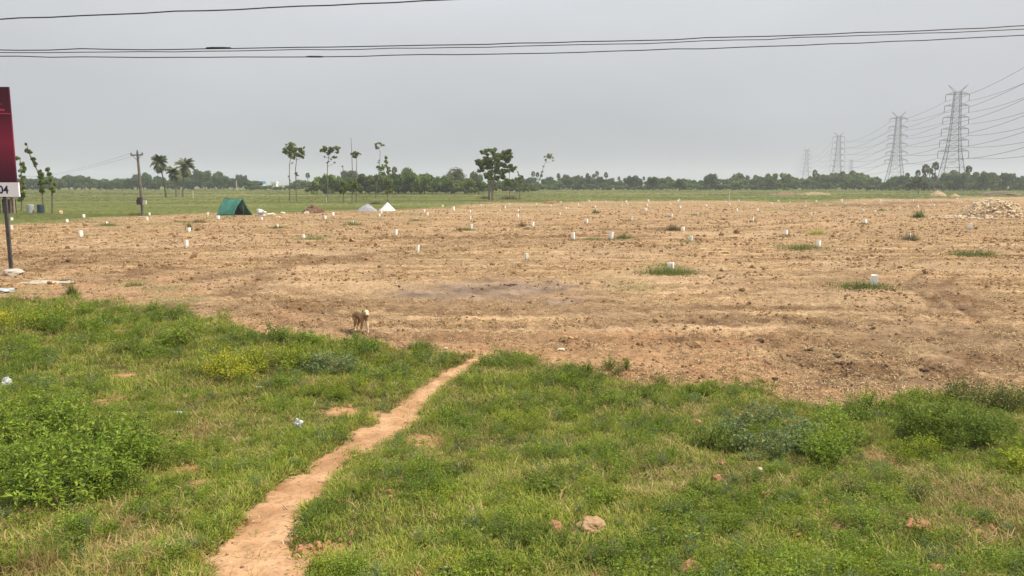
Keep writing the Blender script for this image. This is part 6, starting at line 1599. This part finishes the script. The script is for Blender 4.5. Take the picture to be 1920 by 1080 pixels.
for lv in range(6):
    for s_ in (-1, 1):
        q = MB()
        for i in range(len(pos) - 1):
            ends = []
            for j in (i, i + 1):
                p, s, kd = pos[j]; l = PY[kd]['arm'][lv] * s_ * s; z = (PY[kd]['levels'][lv] - (3.4 if kd == 'hang' else 2.0)) * s
                ends.append(p + Vector((math.cos(ang[j]) * l, math.sin(ang[j]) * l, z)))
            a, b = ends; span = (a - b).length; sag = span ** 2 * .00011
            q.tube([a.lerp(b, t / 16) - Vector((0, 0, 4 * sag * (t / 16) * (1 - t / 16))) for t in range(17)], .075, 4)
        o = link('power_line', q.mesh('power_line', M_WIRE)); tag(o, '%s sagging power line on the %s side of the pylons' % (names[lv], 'left' if s_ < 0 else 'right'), 'power line', 'power lines between the pylons')

# ---- dog
def dog():
    foot = onground(677, 618); e = empty('dog', foot, 0)
    D = foot.y; k = D / FPX; S_ = 49 * k            # standing height to the top of the head
    # side view in units of S_, facing +X; y is the width
    V = []; E = []; Rr = []
    def ch(pts, rad, start=None):
        prev = start
        for p, r in zip(pts, rad):
            V.append(p); Rr.append(r); i = len(V) - 1
            if prev is not None: E.append((prev, i))
            prev = i
        return prev
    V.append((-.05, 0, .67)); Rr.append((.135, .165))                                # belly (root)
    sh = ch([(.13, 0, .66), (.27, 0, .67), (.37, 0, .70)], [(.155, .195), (.155, .19), (.12, .15)], 0)
    nk = ch([(.45, -.02, .76), (.51, -.04, .82)], [(.10, .11), (.095, .10)], sh)
    hd = ch([(.59, -.06, .865), (.68, -.085, .825), (.77, -.11, .775), (.82, -.125, .755)], [(.112, .106), (.086, .080), (.060, .055), (.046, .040)], nk)
    hp = ch([(-.22, 0, .69), (-.35, 0, .69), (-.44, 0, .66)], [(.13, .155), (.14, .155), (.09, .10)], 0)
    ch([(-.53, .02, .70), (-.60, .05, .78), (-.63, .07, .86), (-.60, .09, .93)], [.042, .034, .028, .016], hp)
    fi = 3 - 1
    for y, dx in ((-.095, -.07), (.095, .06)):                                       # front legs
        ch([(.30, y, .56), (.30 + dx * .3, y, .40), (.315 + dx, y, .23), (.32 + dx, y, .06), (.335 + dx, y, .022), (.38 + dx, y, .018)], [(.08, .10), .064, .050, .040, .046, .036], 2)
    for y, dx in ((-.10, .10), (.10, -.02)):                                       # hind legs: stifle forward, hock back
        ch([(-.36, y, .56), (-.29 + dx * .5, y * 1.1, .42), (-.40 + dx, y, .25), (-.43 + dx, y, .20), (-.40 + dx, y, .05), (-.385 + dx, y, .022), (-.345 + dx, y, .018)], [(.095, .125), .075, .050, .042, .036, .044, .036], 8 + 0 if False else hp - 1)
    me = bpy.data.meshes.new('body_skeleton'); me.from_pydata([Vector(v) * S_ for v in V], E, [])
    ob = bpy.data.objects.new('body_skeleton', me); COL.objects.link(ob)
    sk = ob.modifiers.new('skin', 'SKIN'); ob.modifiers.new('smooth', 'SUBSURF').levels = 2
    sv = me.skin_vertices[0].data
    for i, r in enumerate(Rr):
        rr = r if isinstance(r, tuple) else (r, r)
        sv[i].radius = (rr[0] * S_, rr[1] * S_); sv[i].use_root = (i == 0)
    bpy.context.view_layer.update()
    bm_ = bpy.data.meshes.new_from_object(ob.evaluated_get(bpy.context.evaluated_depsgraph_get())); bm_.name = 'body'
    bpy.data.objects.remove(ob)
    m, nt, N, L = newmat('tan_fur'); o = N('ShaderNodeOutputMaterial'); b = N('ShaderNodeBsdfPrincipled'); b.inputs['Roughness'].default_value = .9; b.inputs['Specular IOR Level'].default_value = .1
    at = N('ShaderNodeAttribute'); at.attribute_name = 'pale'; tc = N('ShaderNodeTexCoord'); nz = N('ShaderNodeTexNoise'); nz.inputs['Scale'].default_value = 14; nz.inputs['Detail'].default_value = 5; L(tc.outputs['Object'], nz.inputs['Vector'])
    r = ramp(N, [(.3, (.25, .155, .08)), (.7, (.40, .265, .145))]); L(nz.outputs['Fac'], r.inputs[0])
    mx = N('ShaderNodeMixRGB'); mx.inputs[2].default_value = (.62, .49, .34, 1); L(at.outputs['Fac'], mx.inputs[0]); L(r.outputs[0], mx.inputs[1]); L(mx.outputs[0], b.inputs['Base Color']); L(b.outputs[0], o.inputs[0])
    co = np.array([v.co for v in bm_.vertices]) / S_
    pale = np.clip(smooth(.50, .58, co[:, 0]) * smooth(.66, .74, co[:, 2]) + smooth(.20, .08, co[:, 2]) * .9 + smooth(.2, .3, co[:, 0]) * smooth(.50, .42, co[:, 2]) * (co[:, 1] > 0) * 1.0 + smooth(.33, .42, co[:, 0]) * smooth(.62, .56, co[:, 2]) * .25, 0, 1)
    a = bm_.attributes.new('pale', 'FLOAT', 'POINT'); a.data.foreach_set('value', pale.astype(np.float32))
    bm_.materials.clear(); bm_.materials.append(m); bm_.polygons.foreach_set('use_smooth', np.ones(len(bm_.polygons), dtype=bool))
    link('body', bm_, e)
    dk = plain('dark_fur', (.05, .035, .028), .7); br = plain('brown_fur', (.17, .095, .05), .9, .3, 12)
    hc = Vector((.59, -.06, .865)); fw = (Vector((.82, -.125, .755)) - hc).normalized(); sd = Vector((0, 0, 1)).cross(fw).normalized(); up = fw.cross(sd)
    for s in (-1, 1):
        q = MB(); p0 = hc + sd * s * .10 + up * .075 - fw * .01
        q.add([(p0 + fw * .035) * S_, (p0 - fw * .035) * S_, (p0 + sd * s * .06 - up * .05 - fw * .04) * S_, (p0 + sd * s * .065 - up * .125 + fw * .01) * S_, (p0 + sd * s * .045 - up * .01 + fw * .005) * S_], [(0, 1, 4), (1, 2, 4), (2, 3, 4), (3, 0, 4), (0, 3, 2, 1)])
        link('ear', q.mesh('ear', br, True), e)
        ey = bpy.data.meshes.new('eye'); bm = bmesh.new(); bmesh.ops.create_uvsphere(bm, u_segments=10, v_segments=8, radius=.019 * S_); bm.to_mesh(ey); bm.free(); ey.materials.append(dk)
        link('eye', ey, e, loc=(hc + fw * .105 + sd * s * .058 + up * .040) * S_)
    nm = bpy.data.meshes.new('nose'); bm = bmesh.new(); bmesh.ops.create_uvsphere(bm, u_segments=10, v_segments=8, radius=.032 * S_); bm.to_mesh(nm); bm.free(); nm.materials.append(dk)
    link('nose', nm, e, loc=(hc + fw * .275 + up * .008) * S_)
    q = MB(); q.tube([(hc + fw * .16 - up * .052 + sd * .045) * S_, (hc + fw * .27 - up * .042) * S_, (hc + fw * .16 - up * .052 - sd * .045) * S_], .006 * S_, 5); link('mouth', q.mesh('mouth', dk), e)
    e.rotation_euler = (0, 0, R(-52)); e.location = foot + Vector((0, 0, -.005))
    tag(e, 'thin tan dog with a pale face standing on the field edge and looking this way', 'dog')
dog()
